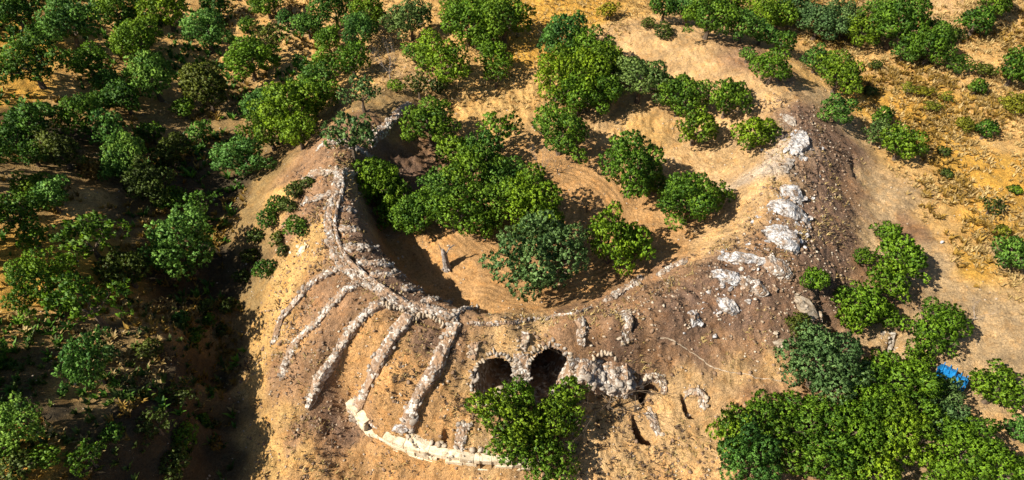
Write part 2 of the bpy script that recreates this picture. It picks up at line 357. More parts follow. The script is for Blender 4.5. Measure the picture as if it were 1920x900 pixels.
# ---- colours of the soil, by place, with shade of the left wood painted in
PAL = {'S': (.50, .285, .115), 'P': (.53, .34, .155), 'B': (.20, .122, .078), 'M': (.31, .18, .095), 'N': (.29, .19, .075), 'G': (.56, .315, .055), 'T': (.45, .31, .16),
       'L': (.12, .083, .038), 'Y': (.57, .35, .125), 'K': (.062, .046, .025), 'W': (.56, .45, .33)}  # dark left soil, lowered further so its colour stands in for black shade
ZC = '''830 490 S|780 470 S|900 560 S|1000 575 S|1100 540 S|1180 490 S|1260 460 S|950 430 S|1030 340 S|1100 310 S|1200 420 S|1060 380 S|720 430 M|760 490 S|740 300 B|720 340 B|780 260 M|1150 230 P|1000 150 Y|980 100 G|900 210 Y|1300 300 P|1380 300 P|1340 240 P|1200 250 Y|1250 100 P|1300 130 P|1380 170 P|1430 190 P|1200 80 P|1150 70 P|1100 30 G|1000 20 G|900 170 Y|1350 430 P|1400 370 P|1430 320 W|1450 350 P|1300 400 S|1150 560 M|1250 510 M|1330 450 P|1080 590 M
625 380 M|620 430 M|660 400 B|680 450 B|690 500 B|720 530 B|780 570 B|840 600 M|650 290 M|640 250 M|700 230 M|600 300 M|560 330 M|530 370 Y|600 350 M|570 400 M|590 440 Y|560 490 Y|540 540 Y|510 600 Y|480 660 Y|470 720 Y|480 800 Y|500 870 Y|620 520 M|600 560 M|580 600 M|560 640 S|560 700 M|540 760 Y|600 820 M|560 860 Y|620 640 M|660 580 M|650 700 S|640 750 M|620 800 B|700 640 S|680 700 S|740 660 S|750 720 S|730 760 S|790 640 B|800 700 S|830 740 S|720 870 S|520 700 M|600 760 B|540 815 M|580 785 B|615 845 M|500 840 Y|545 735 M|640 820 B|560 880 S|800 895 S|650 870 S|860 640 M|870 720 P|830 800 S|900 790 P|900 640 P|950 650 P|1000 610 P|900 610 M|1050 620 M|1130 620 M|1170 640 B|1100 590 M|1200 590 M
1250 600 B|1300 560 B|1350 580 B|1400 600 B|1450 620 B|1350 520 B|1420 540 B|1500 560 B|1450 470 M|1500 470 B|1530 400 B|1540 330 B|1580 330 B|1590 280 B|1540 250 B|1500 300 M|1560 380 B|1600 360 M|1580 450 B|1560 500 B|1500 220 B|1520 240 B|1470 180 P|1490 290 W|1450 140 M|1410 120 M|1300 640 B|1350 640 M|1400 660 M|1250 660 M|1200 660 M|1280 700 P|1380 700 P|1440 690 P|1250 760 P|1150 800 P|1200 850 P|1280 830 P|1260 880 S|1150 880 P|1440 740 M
1620 450 T|1660 400 T|1700 430 M|1640 520 M|1740 520 T|1750 480 T|1850 580 T|1800 560 T|1900 620 T|1830 650 T|1640 360 T|1600 250 T|1550 190 T|1500 140 Y|1700 380 T|1760 420 Y|1700 650 T|1850 700 T|1750 860 T|1900 830 P
1800 300 G|1850 330 G|1750 250 G|1900 350 G|1750 180 G|1700 220 G|1830 420 G|1880 480 T|1820 500 G|1700 300 Y|1880 250 Y|1720 60 P|1760 30 P|1850 100 Y|1900 60 Y|1650 140 Y|1600 110 Y|1620 200 G|1540 80 Y|1780 150 Y
480 30 Y|550 90 Y|400 90 Y|560 60 P|430 230 N|330 240 N|250 120 Y|150 180 Y|50 170 G|20 90 G|120 200 Y|600 20 Y|850 100 Y|750 150 P|700 190 N|730 210 N|650 170 Y|300 60 Y
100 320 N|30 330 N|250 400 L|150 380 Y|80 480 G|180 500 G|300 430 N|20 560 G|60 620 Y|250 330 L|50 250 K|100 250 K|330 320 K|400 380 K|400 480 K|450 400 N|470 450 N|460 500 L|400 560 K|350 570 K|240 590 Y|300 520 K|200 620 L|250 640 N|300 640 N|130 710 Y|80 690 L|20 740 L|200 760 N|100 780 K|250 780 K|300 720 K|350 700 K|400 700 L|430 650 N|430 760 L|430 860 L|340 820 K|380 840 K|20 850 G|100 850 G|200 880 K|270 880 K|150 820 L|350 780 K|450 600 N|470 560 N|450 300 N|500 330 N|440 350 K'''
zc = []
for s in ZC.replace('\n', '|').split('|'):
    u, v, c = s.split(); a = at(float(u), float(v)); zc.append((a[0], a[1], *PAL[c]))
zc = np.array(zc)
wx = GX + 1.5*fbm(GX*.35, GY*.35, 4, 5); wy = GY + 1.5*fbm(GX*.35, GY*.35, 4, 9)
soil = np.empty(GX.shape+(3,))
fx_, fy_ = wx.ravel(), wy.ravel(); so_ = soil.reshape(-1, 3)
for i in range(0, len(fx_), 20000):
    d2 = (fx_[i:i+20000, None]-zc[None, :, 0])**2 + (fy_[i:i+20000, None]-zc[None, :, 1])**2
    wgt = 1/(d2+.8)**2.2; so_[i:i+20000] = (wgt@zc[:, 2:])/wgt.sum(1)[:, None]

# ---- relief
FL = ats([(770, 470), (800, 520), (860, 560), (940, 580), (1060, 575), (1150, 540), (1250, 470), (1290, 400), (1250, 300), (1130, 280), (1000, 280), (860, 300), (760, 400)])
fin = inpoly(GX, GY, FL); fd = segdist(GX, GY, np.vstack([FL, FL[:1]])[:, :2])
floor_m = sstep(np.where(fin, .5+fd/2.4, .5-fd/2.4))
rr = np.hypot((GX-CTR[0])*.85, GY-CTR[1]-3) + 1.2*fbm(GX*.12, GY*.12, 3, 3)
furrow = np.sin(rr*2*np.pi/.62 + 3.2*fbm(GX*.45, GY*.45, 4, 8))*(.55+.45*fbm(GX*.3, GY*.3, 2, 11))
near = ((GX > -88) & (GX < 88) & (GY > 8) & (GY < 108)).astype(float)
rough = fbm(GX*.45, GY*.45, 5, 21)*.30 + (.55-np.abs(fbm(GX*1.1, GY*1.1, 4, 31)))*.34 + fbm(GX*2.9, GY*2.9, 3, 41)*.13
GZ = GZ + rough*(1-.8*floor_m)*near + furrow*.065*floor_m*(.5+np.clip(.5+1.5*fbm(GX*.18, GY*.18, 3, 99), 0, 1))
# downhill rills on the outer slopes of the mound
th = np.arctan2(GY-CTR[1], GX-CTR[0]); r0 = np.hypot(GX-CTR[0], GY-CTR[1])
rill = fbm(th*26+.2*fbm(GX*.3, GY*.3, 2, 71), r0*.22, 4, 51)
slope = sstep((r0-15)/3)*sstep((34-r0)/6)*(1-floor_m)
GZ = GZ + rill*.30*slope*near
soil *= (1 + .20*rill*slope*near)[..., None]
soil *= (1 - .38*np.clip(-furrow, 0, 1)*floor_m)[..., None]
# terraces / lumps of the grove on the left
grove = sstep((-20-GX)/8)*near
GZ = GZ + grove*.35*fbm(GX*.28, GY*.45, 3, 61)

def dent(poly_px, depth, soft=.25, col=None):
    """a pit with steep sides"""
    global GZ
    Q = ats(poly_px)[:, :2]; ins = inpoly(GX, GY, Q); d = segdist(GX, GY, np.vstack([Q, Q[:1]]))
    m_ = sstep(np.where(ins, .5+d/(2*soft), .5-d/(2*soft)))
    GZ = GZ - depth*m_
    if col is not None: soil[:] = soil*(1-m_[..., None]) + np.array(col)*m_[..., None]
# excavated pits with lit stone sides
dent([(1200, 714), (1214, 706), (1238, 720), (1234, 731), (1217, 725), (1211, 735), (1208, 757), (1200, 752)], 2.4, .12)
dent([(1277, 738), (1285, 742), (1295, 770), (1310, 775), (1301, 783), (1288, 780)], 1.7, .12)
dent([(1186, 778), (1195, 788), (1206, 806), (1237, 824), (1220, 832), (1199, 826), (1189, 808)], 2.2, .14)
dent([(1672, 628), (1690, 625), (1682, 668), (1662, 670)], .9, .25)
dent([(1600, 622), (1640, 650), (1700, 690), (1688, 700), (1620, 665), (1585, 630)], .9, .3)
dent([(1535, 545), (1560, 590), (1580, 618), (1560, 622), (1535, 590)], .8, .3)
# hollows in the bank's outer slope beside the radial walls (seen as dark cuts)

dent([(826, 832), (834, 800), (842, 812), (830, 856)], .9, .2)
dent([(782, 600), (800, 597), (822, 606), (826, 614), (800, 608)], 1.3, .2)
dent([(1118, 673), (1131, 669), (1148, 671), (1150, 679), (1118, 681)], 1.5, .15)
dent([(1440, 305), (1460, 325), (1480, 345), (1470, 372), (1452, 345)], .5, .3)
dent([(1600, 285), (1612, 330), (1604, 335), (1594, 300)], .5, .25)
dent([(1180, 588), (1190, 600), (1186, 622), (1178, 612)], .8, .2)

# vault mouths: holes in the sheet, lined by swept masonry
V1 = [(893, 728), (893, 700), (899, 687), (913, 676), (931, 671), (948, 676), (960, 690), (965, 708), (966, 742), (930, 756), (898, 752)]
V2 = [(990, 742), (990, 705), (995, 684), (1008, 666), (1024, 656), (1035, 653), (1048, 658), (1060, 670), (1068, 688), (1069, 712), (1045, 735), (1015, 752)]
holes = []
for V in (V1, V2): m_ = np.array(V, float).mean(0); holes.append(ats([(m_[0]+(a-m_[0])*1.07, m_[1]+(b-m_[1])*1.05) for a, b in V]))
# ---- the sheet
ny, nx = GX.shape
cx = (GX[:-1, :-1]+GX[1:, 1:])/2; cy = (GY[:-1, :-1]+GY[1:, 1:])/2
keep = np.ones(cx.shape, bool)
for Hh in holes: keep &= ~inpoly(cx, cy, Hh[:, :2])
idx = np.arange(ny*nx).reshape(ny, nx)
F = np.stack([idx[:-1, :-1], idx[:-1, 1:], idx[1:, 1:], idx[1:, :-1]], -1)[keep]
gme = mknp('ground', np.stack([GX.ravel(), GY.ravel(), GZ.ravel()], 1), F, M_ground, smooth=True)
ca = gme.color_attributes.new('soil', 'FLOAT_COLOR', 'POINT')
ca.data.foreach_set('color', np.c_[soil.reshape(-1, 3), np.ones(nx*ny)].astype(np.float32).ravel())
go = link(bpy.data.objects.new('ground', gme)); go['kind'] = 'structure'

# ================================================================ STONEWORK
def drape(px, step=.35, zmin=None):
    Q = np.array([at(u, v)[:2] for u, v in px]); Q = np.c_[Q, np.zeros(len(Q))]; Q = res2(Q, step)
    Q[:, 2] = gh(Q[:, 0], Q[:, 1]); return Q
def smooth(a, k=2):
    for _ in range(k): a = np.r_[a[:1], (a[:-2]+2*a[1:-1]+a[2:])/4, a[-1:]]
    return a
def stones_on(root, pos, sizes, m, flat=.6, limit=90, big=.33, name='stone'):
    """the larger stones are parts, the small ones one heap"""
    order = np.argsort(-sizes); nb = min(limit, int((sizes > big).sum()))
    org = np.array(root.location)
    for i in order[:nb]:
        o = bpy.data.objects.new(name, stone_mesh(m, R.randrange(8))); link(o, root)
        o.location = pos[i]-org; s = sizes[i]*1.15
        o.scale = (s*R.uniform(.8, 1.35), s*R.uniform(.7, 1.0), s*flat*R.uniform(.8, 1.2))
        o.rotation_euler = (R.uniform(-.4, .4), R.uniform(-.4, .4), R.uniform(0, 6.3))
    rest = order[nb:]
    if len(rest):
        tv, tf = ST[3]; n = len(rest); s = sizes[rest]
        sc_ = np.stack([s*NP.uniform(.8, 1.4, n), s*NP.uniform(.7, 1., n), s*flat*NP.uniform(.8, 1.2, n)], 1)
        v, f = bulk(tv, tf, pos[rest]-org, sc_, rotmats(n))
        o = bpy.data.objects.new('rubble', mknp('rubble', v, f, m)); o['kind'] = 'stuff'; link(o, root)
def wall(px, width, height, label, name='ruined_wall', m=None, dens=1., group=None, core=None, size=(.12, .46), side=1., bury=.7):
    m = m or M_stone; Q = drape(px, .3); Q[:, 2] = smooth(Q[:, 2], 3); n = len(Q)
    T = np.gradient(Q[:, :2], axis=0); T /= np.linalg.norm(T, axis=1)[:, None]; N_ = np.c_[-T[:, 1], T[:, 0]]
    root = thing(name, label, 'wall', tuple(Q[n//2]), group or 'ruined walls of the ancient theatre'); org = Q[n//2]
    ww = width*.68*(1+.28*fbm(np.arange(n)*.35, np.full(n, Q[0, 0]), 3, 5)); endt = np.minimum(1, np.minimum(np.arange(n)+1, n-np.arange(n))/3.)
    hh = height*.8*(.75+.55*fbm(np.arange(n)*.22, np.full(n, Q[0, 1]), 3, 6))*endt
    prof = [(-.62, -bury), (-.56, .55), (-.46, .92), (-.15, 1.06), (.2, 1.0), (.46, .88), (.56, .5), (.62, -bury)]
    V = []; Fq = []; k = len(prof)
    for i in range(n):
        for a, b in prof:
            off = a*ww[i]*(1+.1*R.uniform(-1, 1)); z = (b*hh[i] if b > 0 else b) + (.07*R.uniform(-1, 1) if b > 0 else 0)
            V.append((Q[i, 0]+N_[i, 0]*off-org[0]+.05*R.uniform(-1, 1), Q[i, 1]+N_[i, 1]*off-org[1]+.05*R.uniform(-1, 1), Q[i, 2]+z-org[2]))
        if i:
            for j in range(k-1): Fq.append(((i-1)*k+j, (i-1)*k+j+1, i*k+j+1, i*k+j))
    Fq.append(tuple(range(k))); Fq.append(tuple((n-1)*k+j for j in reversed(range(k))))
    mk('masonry_core', V, Fq, core or M_core, root)
    L = n*.3; ns = int(L*width*11*dens)
    ii = NP.integers(0, n, ns); lat = NP.uniform(-.58, .58, ns)
    sz = NP.uniform(0, 1, ns)**2.0*(size[1]-size[0])+size[0]
    # edge stones line up along both faces
    e = NP.random(ns) < .5; lat[e] = np.sign(lat[e])*NP.uniform(.42, .6, e.sum())
    p = np.stack([Q[ii, 0]+N_[ii, 0]*lat*ww[ii]+NP.uniform(-.15, .15, ns), Q[ii, 1]+N_[ii, 1]*lat*ww[ii]+NP.uniform(-.15, .15, ns),
                  Q[ii, 2]+hh[ii]*np.where(np.abs(lat) < .5, NP.uniform(.62, .95, ns), NP.uniform(.15, .8, ns))], 1)
    stones_on(root, p, sz, m)
    return root

RW = 'rim wall of the seating bank'
wall([(640, 322), (632, 345), (626, 372), (618, 400), (616, 425), (622, 455), (630, 480), (644, 500), (662, 515), (682, 528), (708, 545), (735, 562), (765, 574), (800, 580), (835, 590), (860, 598)], 1.1, .5,
     'long curved grey rim wall following the left crest of the bank', core=M_core, dens=1.15)
wall([(772, 197), (757, 206), (745, 216), (730, 232), (718, 245), (700, 258), (690, 268)], 1.2, .8, 'grey rubble wall climbing diagonally behind the small tree at the upper left of the bowl', dens=1.2)
wall([(597, 277), (613, 271), (632, 268), (655, 272), (672, 280), (688, 294), (694, 300)], 1.1, .5, 'curved pale rubble wall under the flat-topped small tree', dens=1.2)
wall([(575, 331), (592, 326), (612, 323), (635, 322), (662, 322)], 1.3, .45, 'broad pale rubble wall stub crossing the crest below the flat-topped tree', dens=1.3, m=M_pebble)
wall([(567, 381), (585, 373), (605, 368), (628, 362)], 1.0, .4, 'outer wall stub left of the crest, second below the flat-topped tree')
wall([(650, 325), (662, 335), (672, 345)], .9, .5, 'short rubble stub at the inner crest beside the big central trees')
wall([(641, 330), (645, 352), (640, 372), (632, 400), (629, 425), (634, 450), (643, 474), (657, 494), (676, 510), (698, 528), (722, 545), (748, 562), (775, 574)], .42, .75,
     'thin raised kerb running along the inner side of the long rim wall', m=M_stone, core=M_core, dens=.7, size=(.12, .3))
inner = [([(634, 395), (648, 393), (664, 394)], 'inner wall stub nearest the crest where the long rim wall starts'),
         ([(632, 431), (650, 431), (674, 433)], 'second inner wall stub running from the rim wall towards the bowl'),
         ([(640, 467), (660, 466), (690, 467), (713, 471)], 'third inner wall stub, a long row of small white stones'),
         ([(658, 497), (680, 494), (710, 495), (738, 499)], 'fourth inner wall stub, above the thick elbow of the rim wall'),
         ([(688, 521), (712, 518), (735, 514), (760, 518)], 'fifth inner wall stub, ragged and mixed with twigs'),
         ([(752, 542), (772, 541), (793, 546)], 'short inner wall stub half in shade at the edge of the drop'),
         ([(793, 563), (815, 562), (842, 565)], 'low inner wall stub lying in the shade of the bank'),
         ([(850, 590), (866, 584), (888, 576)], 'last inner wall stub where the rim wall ends')]
for px, lb in inner: wall(px, .75, .45, lb, dens=1.3, size=(.16, .5), group='short inner wall stubs')
radial = [([(640, 500), (622, 510), (607, 517), (597, 524), (585, 533), (572, 547), (561, 560), (546, 574), (535, 588), (527, 600), (520, 620), (514, 645)], .75, .6, 'outermost left radial wall, thin and broken, descending from the rim elbow'),
          ([(674, 532), (660, 540), (644, 549), (630, 562), (617, 576), (605, 592), (593, 608), (575, 622), (556, 640), (545, 662), (538, 680), (531, 712)], .95, .6, 'second radial wall from the left, ending in a forked heap'),
          ([(719, 567), (703, 577), (686, 590), (674, 602), (661, 616), (646, 638), (632, 664), (614, 688), (597, 709), (584, 740), (573, 764)], 1.05, .65, 'third radial wall from the left, even pale band of stones'),
          ([(771, 590), (758, 605), (744, 623), (730, 645), (716, 668), (706, 690), (694, 722), (682, 745), (671, 772), (664, 792)], 1.35, 1.05, 'fourth radial wall from the left, broad, ending at the plinth gap'),
          ([(853, 606), (846, 622), (838, 640), (829, 660), (817, 690), (803, 712), (790, 730), (780, 752), (770, 775), (762, 805)], 1.35, 1.0, 'fifth radial wall, crumbling in steps to a grey-blue slab')]
for px, w_, h_, lb in radial: wall(px, w_, h_, lb, 'radial_wall', dens=1.05, group='radial walls on the outer slope')
wall([(890, 640), (887, 655), (884, 672)], .9, .2, 'small whitewashed stub above the left vault mouth', 'radial_wall', m=M_pebble, core=M_core, dens=1.5)
wall([(870, 790), (866, 810), (862, 830), (858, 848)], 1.3, .5, 'low heap of grey masonry above the plinth, left of the big lower tree', 'radial_wall')
wall([(982, 622), (978, 640), (976, 655)], 1.1, .3, 'whitish patch of masonry above the pier between the two vaults', 'radial_wall', m=M_pebble, core=M_core, dens=1.5)
wall([(977, 664), (977, 685), (978, 705), (980, 722)], 1.6, .4, 'masonry pier standing between the two dark vault mouths', 'masonry_pier', m=M_stone, core=M_core, dens=1.2)
wall([(1086, 598), (1090, 615), (1088, 630), (1086, 648)], 1.2, .45, 'rubble wall stub above the right vault, running down from the crest', 'radial_wall')
wall([(1078, 672), (1084, 685), (1088, 700)], 1.8, .5, 'block of pale masonry right of the right vault mouth', 'masonry_pier', m=M_stone, core=M_core)
wall([(1080, 690), (1104, 694), (1125, 702), (1150, 700), (1184, 704)], 4.2, 1.5, 'big rounded mass of collapsed masonry under the crescent hollow', 'collapsed_vault', m=M_stone, core=M_core, dens=1.2, size=(.15, .8))
wall([(1165, 585), (1176, 600), (1172, 620), (1178, 640)], 1.4, .5, 'brown broken wall stump right of the vaults, near the crest', 'radial_wall', m=M_pebble)
wall([(1207, 518), (1196, 528), (1182, 538), (1168, 545), (1152, 556), (1135, 566)], .9, .4, 'grey inner rim stones lying below the right trees of the bowl')
wall([(1290, 487), (1270, 497), (1250, 508), (1234, 518)], .8, .3, 'faint row of grey stones right of the inner rim stones')
wall([(1000, 600), (1040, 592), (1080, 590), (1110, 575)], .5, .18, 'thin scattered line of stones along the lower crest above the vaults', dens=1.3, size=(.12, .35))
wall([(880, 604), (920, 608), (960, 606), (995, 600)], .5, .18, 'thin line of stones along the crest above the left vault', dens=1.2, size=(.12, .35))
wall([(768, 812), (783, 825), (798, 836), (815, 846)], 1.5, .5, 'exposed masonry behind the plinth below the grey-blue slab', 'masonry_facing', m=M_pebble, core=M_cream)
wall([(840, 845), (862, 850), (885, 853)], 1.5, .4, 'grey cobbled masonry strip right of the plinth crack', 'masonry_facing', m=M_stone, core=M_cream)

# white rock outcrops of the right bank
def rock(px, width, height, label, m=None, name='white_outcrop', sub=1):
    Q = drape(px, .45); n = len(Q)
    T = np.gradient(Q[:, :2], axis=0); T /= np.linalg.norm(T, axis=1)[:, None]+1e-9; N_ = np.c_[-T[:, 1], T[:, 0]]
    org = Q[n//2]; root = thing(name, label, 'rock', tuple(org), 'white masonry outcrops of the right bank')
    V = []; Fq = []; k = 9; sx = R.uniform(0, 99)
    for i in range(n):
        t = i/(n-1); env = (math.sin(math.pi*min(max(t, .04), .96))**.45)
        wl = width*env*(1+.3*float(fbm(np.array([i*.45]), np.array([sx]), 3, 5)[0])); hl = height*env*(1+.35*float(fbm(np.array([i*.5]), np.array([sx+9]), 3, 6)[0]))
        for j in range(k):
            a = math.pi*j/(k-1); ox = -math.cos(a)*wl*.5; oz = math.sin(a)**.4*hl*(.62+.3*a/math.pi)
            q = .13*R.uniform(-1, 1)
            V.append((Q[i, 0]-org[0]+N_[i, 0]*ox+q, Q[i, 1]-org[1]+N_[i, 1]*ox+.13*R.uniform(-1, 1), Q[i, 2]-org[2]+(oz+.1*R.uniform(-1, 1) if 0 < j < k-1 else -.5)))
        if i:
            for j in range(k-1): Fq.append(((i-1)*k+j, (i-1)*k+j+1, i*k+j+1, i*k+j))
    mk('rock_body', V, Fq, m or M_rock, root)
    # apron of fallen shards bedded in the soil around the outcrop
    na = int(n*4*width); ia = NP.integers(0, n, na); la = NP.normal(0, .75, na)*width; xa = Q[ia, 0]+N_[ia, 0]*la+NP.normal(0, .3, na); ya = Q[ia, 1]+N_[ia, 1]*la+NP.normal(0, .3, na)
    stones_on(root, np.stack([xa, ya, gh(xa, ya)+.02], 1), NP.random(na)**2*.5+.08, m or M_rock, flat=.35, limit=12, big=.45, name='shard')
    ns = int(n*.45*width*2.5); ii = NP.integers(0, n, ns); lat = NP.uniform(-.5, .5, ns)
    p = np.stack([Q[ii, 0]+N_[ii, 0]*lat*width, Q[ii, 1]+N_[ii, 1]*lat*width, Q[ii, 2]+height*.6*np.sqrt(np.clip(1-(2*lat)**2, 0, 1))*np.sin(np.pi*np.clip((ii+.5)/n, 0, 1))**.5], 1)
    stones_on(root, p, NP.uniform(.2, 1, ns)**1.6*.7, m or M_rock, flat=.22, limit=50)
rock([(1503, 248), (1502, 262), (1492, 280), (1486, 292)], 1.9, .7, 'white broken outcrop highest on the right crest')
rock([(1464, 350), (1478, 358), (1494, 372), (1503, 380)], 1.6, .9, 'small white outcrop above the largest white slab')
rock([(1442, 384), (1466, 392), (1492, 404), (1516, 418)], 2.3, 1.1, 'largest pale white slab of rock on the right crest')
rock([(1436, 430), (1454, 439), (1476, 454), (1496, 474)], 2.3, 1.0, 'bright white outcrop just below the largest slab')
rock([(1352, 484), (1380, 485), (1410, 488), (1438, 494)], 1.1, .6, 'long low white stone ridge, its left half')
rock([(1432, 490), (1450, 500), (1470, 512), (1484, 524)], 1.7, .9, 'grey cobbled end of the long low stone ridge', M_core)
rock([(1334, 513), (1358, 518), (1376, 522), (1390, 528)], 1.3, .55, 'white stone ridge lying parallel under the first, left piece')
rock([(1388, 526), (1410, 536), (1428, 544), (1440, 550)], 1.4, .7, 'grey cobbled right piece of the lower parallel ridge', M_core)
rock([(1344, 562), (1358, 570), (1372, 576), (1384, 586)], 1.5, .6, 'short white outcrop below the parallel ridges')
rock([(1294, 588), (1304, 596), (1314, 604)], 1.2, .5, 'lowest small white outcrop on the brown bank')
rock([(1490, 560), (1508, 576), (1520, 588), (1530, 600)], 1.7, .7, 'brownish white ridge beside the shaded trench', M_pebble)
rock([(1450, 642), (1466, 644), (1480, 642)], .8, .3, 'small pale stones left of the dark grey-green tree', M_pebble)
rock([(1674, 626), (1668, 646), (1662, 660)], .8, .35, 'narrow grey block in the trench between the lower right trees', M_stone)
rock([(1486, 302), (1478, 312), (1472, 322)], .9, .4, 'dark grey stones at the head of the right crest', M_stone)
rock([(574, 462), (566, 468), (562, 478)], 1.0, .4, 'pale clay lump among the shrubs of the left slope', M_cream)
rock([(1470, 216), (1482, 226), (1490, 236)], 1.2, .3, 'low greyish rubble on the upper right crest', M_stone)

# cream plinth: a curved outer wall of big blocks, laid as separate courses
def plinth():
    Q = res2([np.array([*pt(u, v, -4.7)[:2], 0]) for u, v, z in FOOT], .25); n = len(Q)
    T = np.gradient(Q[:, :2], axis=0); T /= np.linalg.norm(T, axis=1)[:, None]; N_ = np.c_[-T[:, 1], T[:, 0]]
    if N_[n//2, 1] < 0: N_ = -N_
    L = n*.25; root = thing('masonry_plinth', 'curved cream masonry base wall at the foot of the bank', 'wall', (*Q[n//2, :2], -4.8)); org = np.array([*Q[n//2, :2], -4.8])
    niche = pt(911, 880, -3.4)[:2]; crack = (pt(823, 868, -3.4)[:2], pt(686, 812, -3.)[:2])
    rows = 3; ht = .68
    for r_ in range(rows):
        i = 0; s0 = R.uniform(0, 1)
        while i < n-2:
            ln = R.randint(3, 6); j = min(i+ln, n-1)
            a, b = Q[i, :2], Q[j, :2]; mid = (a+b)/2
            if np.linalg.norm(mid-niche) < .62 and r_ == 1: i = j; continue
            if min(np.linalg.norm(mid-c) for c in crack) < .45: i = j; continue
            if r_ == rows-1 and R.random() < .12: i = j; continue
            d = b-a; ln_ = np.linalg.norm(d); d /= ln_; nn = N_[(i+j)//2]
            o = bpy.data.objects.new('stone_block', block_mesh(R.randrange(5))); link(o, root)
            batter = r_*.07
            c = mid+nn*(.3+batter+R.uniform(-.06, .06))-org[:2]
            o.location = (c[0], c[1], -.1+ht*(r_+.5)); o.scale = (ln_*.975, .7, ht*.97)
            o.rotation_euler = (0, 0, math.atan2(d[1], d[0])+R.uniform(-.015, .015)); i = j
    # dark earth core behind the niche and cracks
    V = []; Fq = []
    for i in range(n):
        for off, z in ((.55, -.4), (.55, 1.7), (1.3, 2.1)):
            V.append((Q[i, 0]+N_[i, 0]*off-org[0], Q[i, 1]+N_[i, 1]*off-org[1], z))
        if i and abs(Q[i, 0]-niche[0]) > .6: Fq += [((i-1)*3, (i-1)*3+1, i*3+1, i*3), ((i-1)*3+1, (i-1)*3+2, i*3+2, i*3+1)]
    mk('mortar_backing', V, Fq, M_core, root)
    k_ = int(np.argmin(np.abs(Q[:, 0]-niche[0]))); a_ = N_[k_]; t_ = np.array([a_[1], -a_[0]]); c_ = Q[k_, :2]-org[:2]
    B = [(*(c_+t_*sx*.5+a_*d), z) for d in (.0, 1.5) for sx in (-1, 1) for z in (.55, 1.95)]
    mk('niche', B, [(0, 4, 5, 1), (2, 3, 7, 6), (4, 6, 7, 5), (0, 2, 6, 4)], M_core, root)
    # rubble capping
    ns = 230; ii = NP.integers(0, n, ns); off = NP.uniform(.85, 2.1, ns)
    p = np.stack([Q[ii, 0]+N_[ii, 0]*off, Q[ii, 1]+N_[ii, 1]*off, -4.8+1.95+.15*off+NP.uniform(-.05, .1, ns)], 1)
    stones_on(root, p, NP.uniform(.2, 1, ns)**1.5*.6, M_pebble, limit=60)
BLK = []
def block_mesh(k):
    if not BLK:
        for s in range(5):
            r = np.random.default_rng(s+50); e = .035; V = []
            for z in (-.5, .5):
                for x, y in ((-.5, -.5), (.5, -.5), (.5, .5), (-.5, .5)):
                    for dx, dy, dz in ((e, 0, 0), (0, e, 0), (0, 0, e)):
                        V.append((x-np.sign(x)*(e-dx), y-np.sign(y)*(e-dy)*1., z-np.sign(z)*(e-dz)))
            V = np.array(V)+r.normal(0, .012, (24, 3))
            import bmesh
            bm = bmesh.new(); [bm.verts.new(v) for v in V]; bmesh.ops.convex_hull(bm, input=bm.verts[:])
            me = bpy.data.meshes.new('stone_block'); bm.to_mesh(me); bm.free(); me.materials.append(M_cream); BLK.append(me)
    return BLK[k]
plinth()

# vaults
def vault(H3, label, deep=8.5, drop=1.1):
    c = H3.mean(0); inw = CTR-c; inw[2] = 0; inw /= np.linalg.norm(inw)
    root = thing('vault_mouth', label, 'vault', tuple(c), 'open barrel vaults in the outer slope')
    Hc = res2(np.vstack([H3, H3[:1]]), .27)[:-1]
    n = len(Hc); zl = Hc[:, 2].min(); zh = Hc[:, 2].max(); s = (Hc[:, 2]-zl)/(zh-zl)
    rad = Hc-c; rad[:, 2] = 0; rad /= np.linalg.norm(rad, axis=1)[:, None]
    rings = []
    Hc[:, 2] = gh(Hc[:, 0], Hc[:, 1]); r0_ = Hc+rad*.25; r0_[:, 2] = gh(r0_[:, 0], r0_[:, 1])-.12; rings.append(r0_)
    r1 = Hc.copy(); r1[:, 2] += .06; rings.append(r1)
    for k, d in enumerate((.15, .5, 1., 1.8, 3., 4.5, 6.3, deep)):
        r = Hc+inw*d; dn = drop*np.clip(1-s*2.2, 0, 1)*min(1, .45+d)
        r[:, 2] = Hc[:, 2]-dn-.03*d-.36*max(0, d-1.2)+NP.normal(0, .02, n)-.18; rings.append(r)
    V = np.vstack(rings)-c; Fq = []
    for k in range(len(rings)-1):
        for i in range(n): Fq.append((k*n+i, k*n+(i+1) % n, (k+1)*n+(i+1) % n, (k+1)*n+i))
    Fq.append(tuple((len(rings)-1)*n+i for i in range(n)))
    mk('tunnel_lining', V, Fq, M_core, root)
    # arch stones round the head
    for i in range(n):
        if s[i] > .34 and R.random() > .12:
            o = bpy.data.objects.new('arch_stone', stone_mesh(R.choice([M_pebble, M_stone]), R.randrange(8))); link(o, root)
            q = Hc[i]+rad[i]*R.uniform(.08, .42); o.location = (q[0]-c[0], q[1]-c[1], float(gh(q[0], q[1]))-c[2]+R.uniform(.0, .12))
            o.scale = (.62*R.uniform(.6, 1.3), .33*R.uniform(.7, 1.2), .36*R.uniform(.8, 1.2)); o.rotation_euler = (R.uniform(-.5, .5), R.uniform(-.4, .4), math.atan2(rad[i][1], rad[i][0])+R.uniform(-.45, .45))
vault(holes[0], 'left dark arched vault mouth, rounder and lower of the pair')
vault(holes[1], 'right dark arched vault mouth, taller and pointed, lit at its right floor')
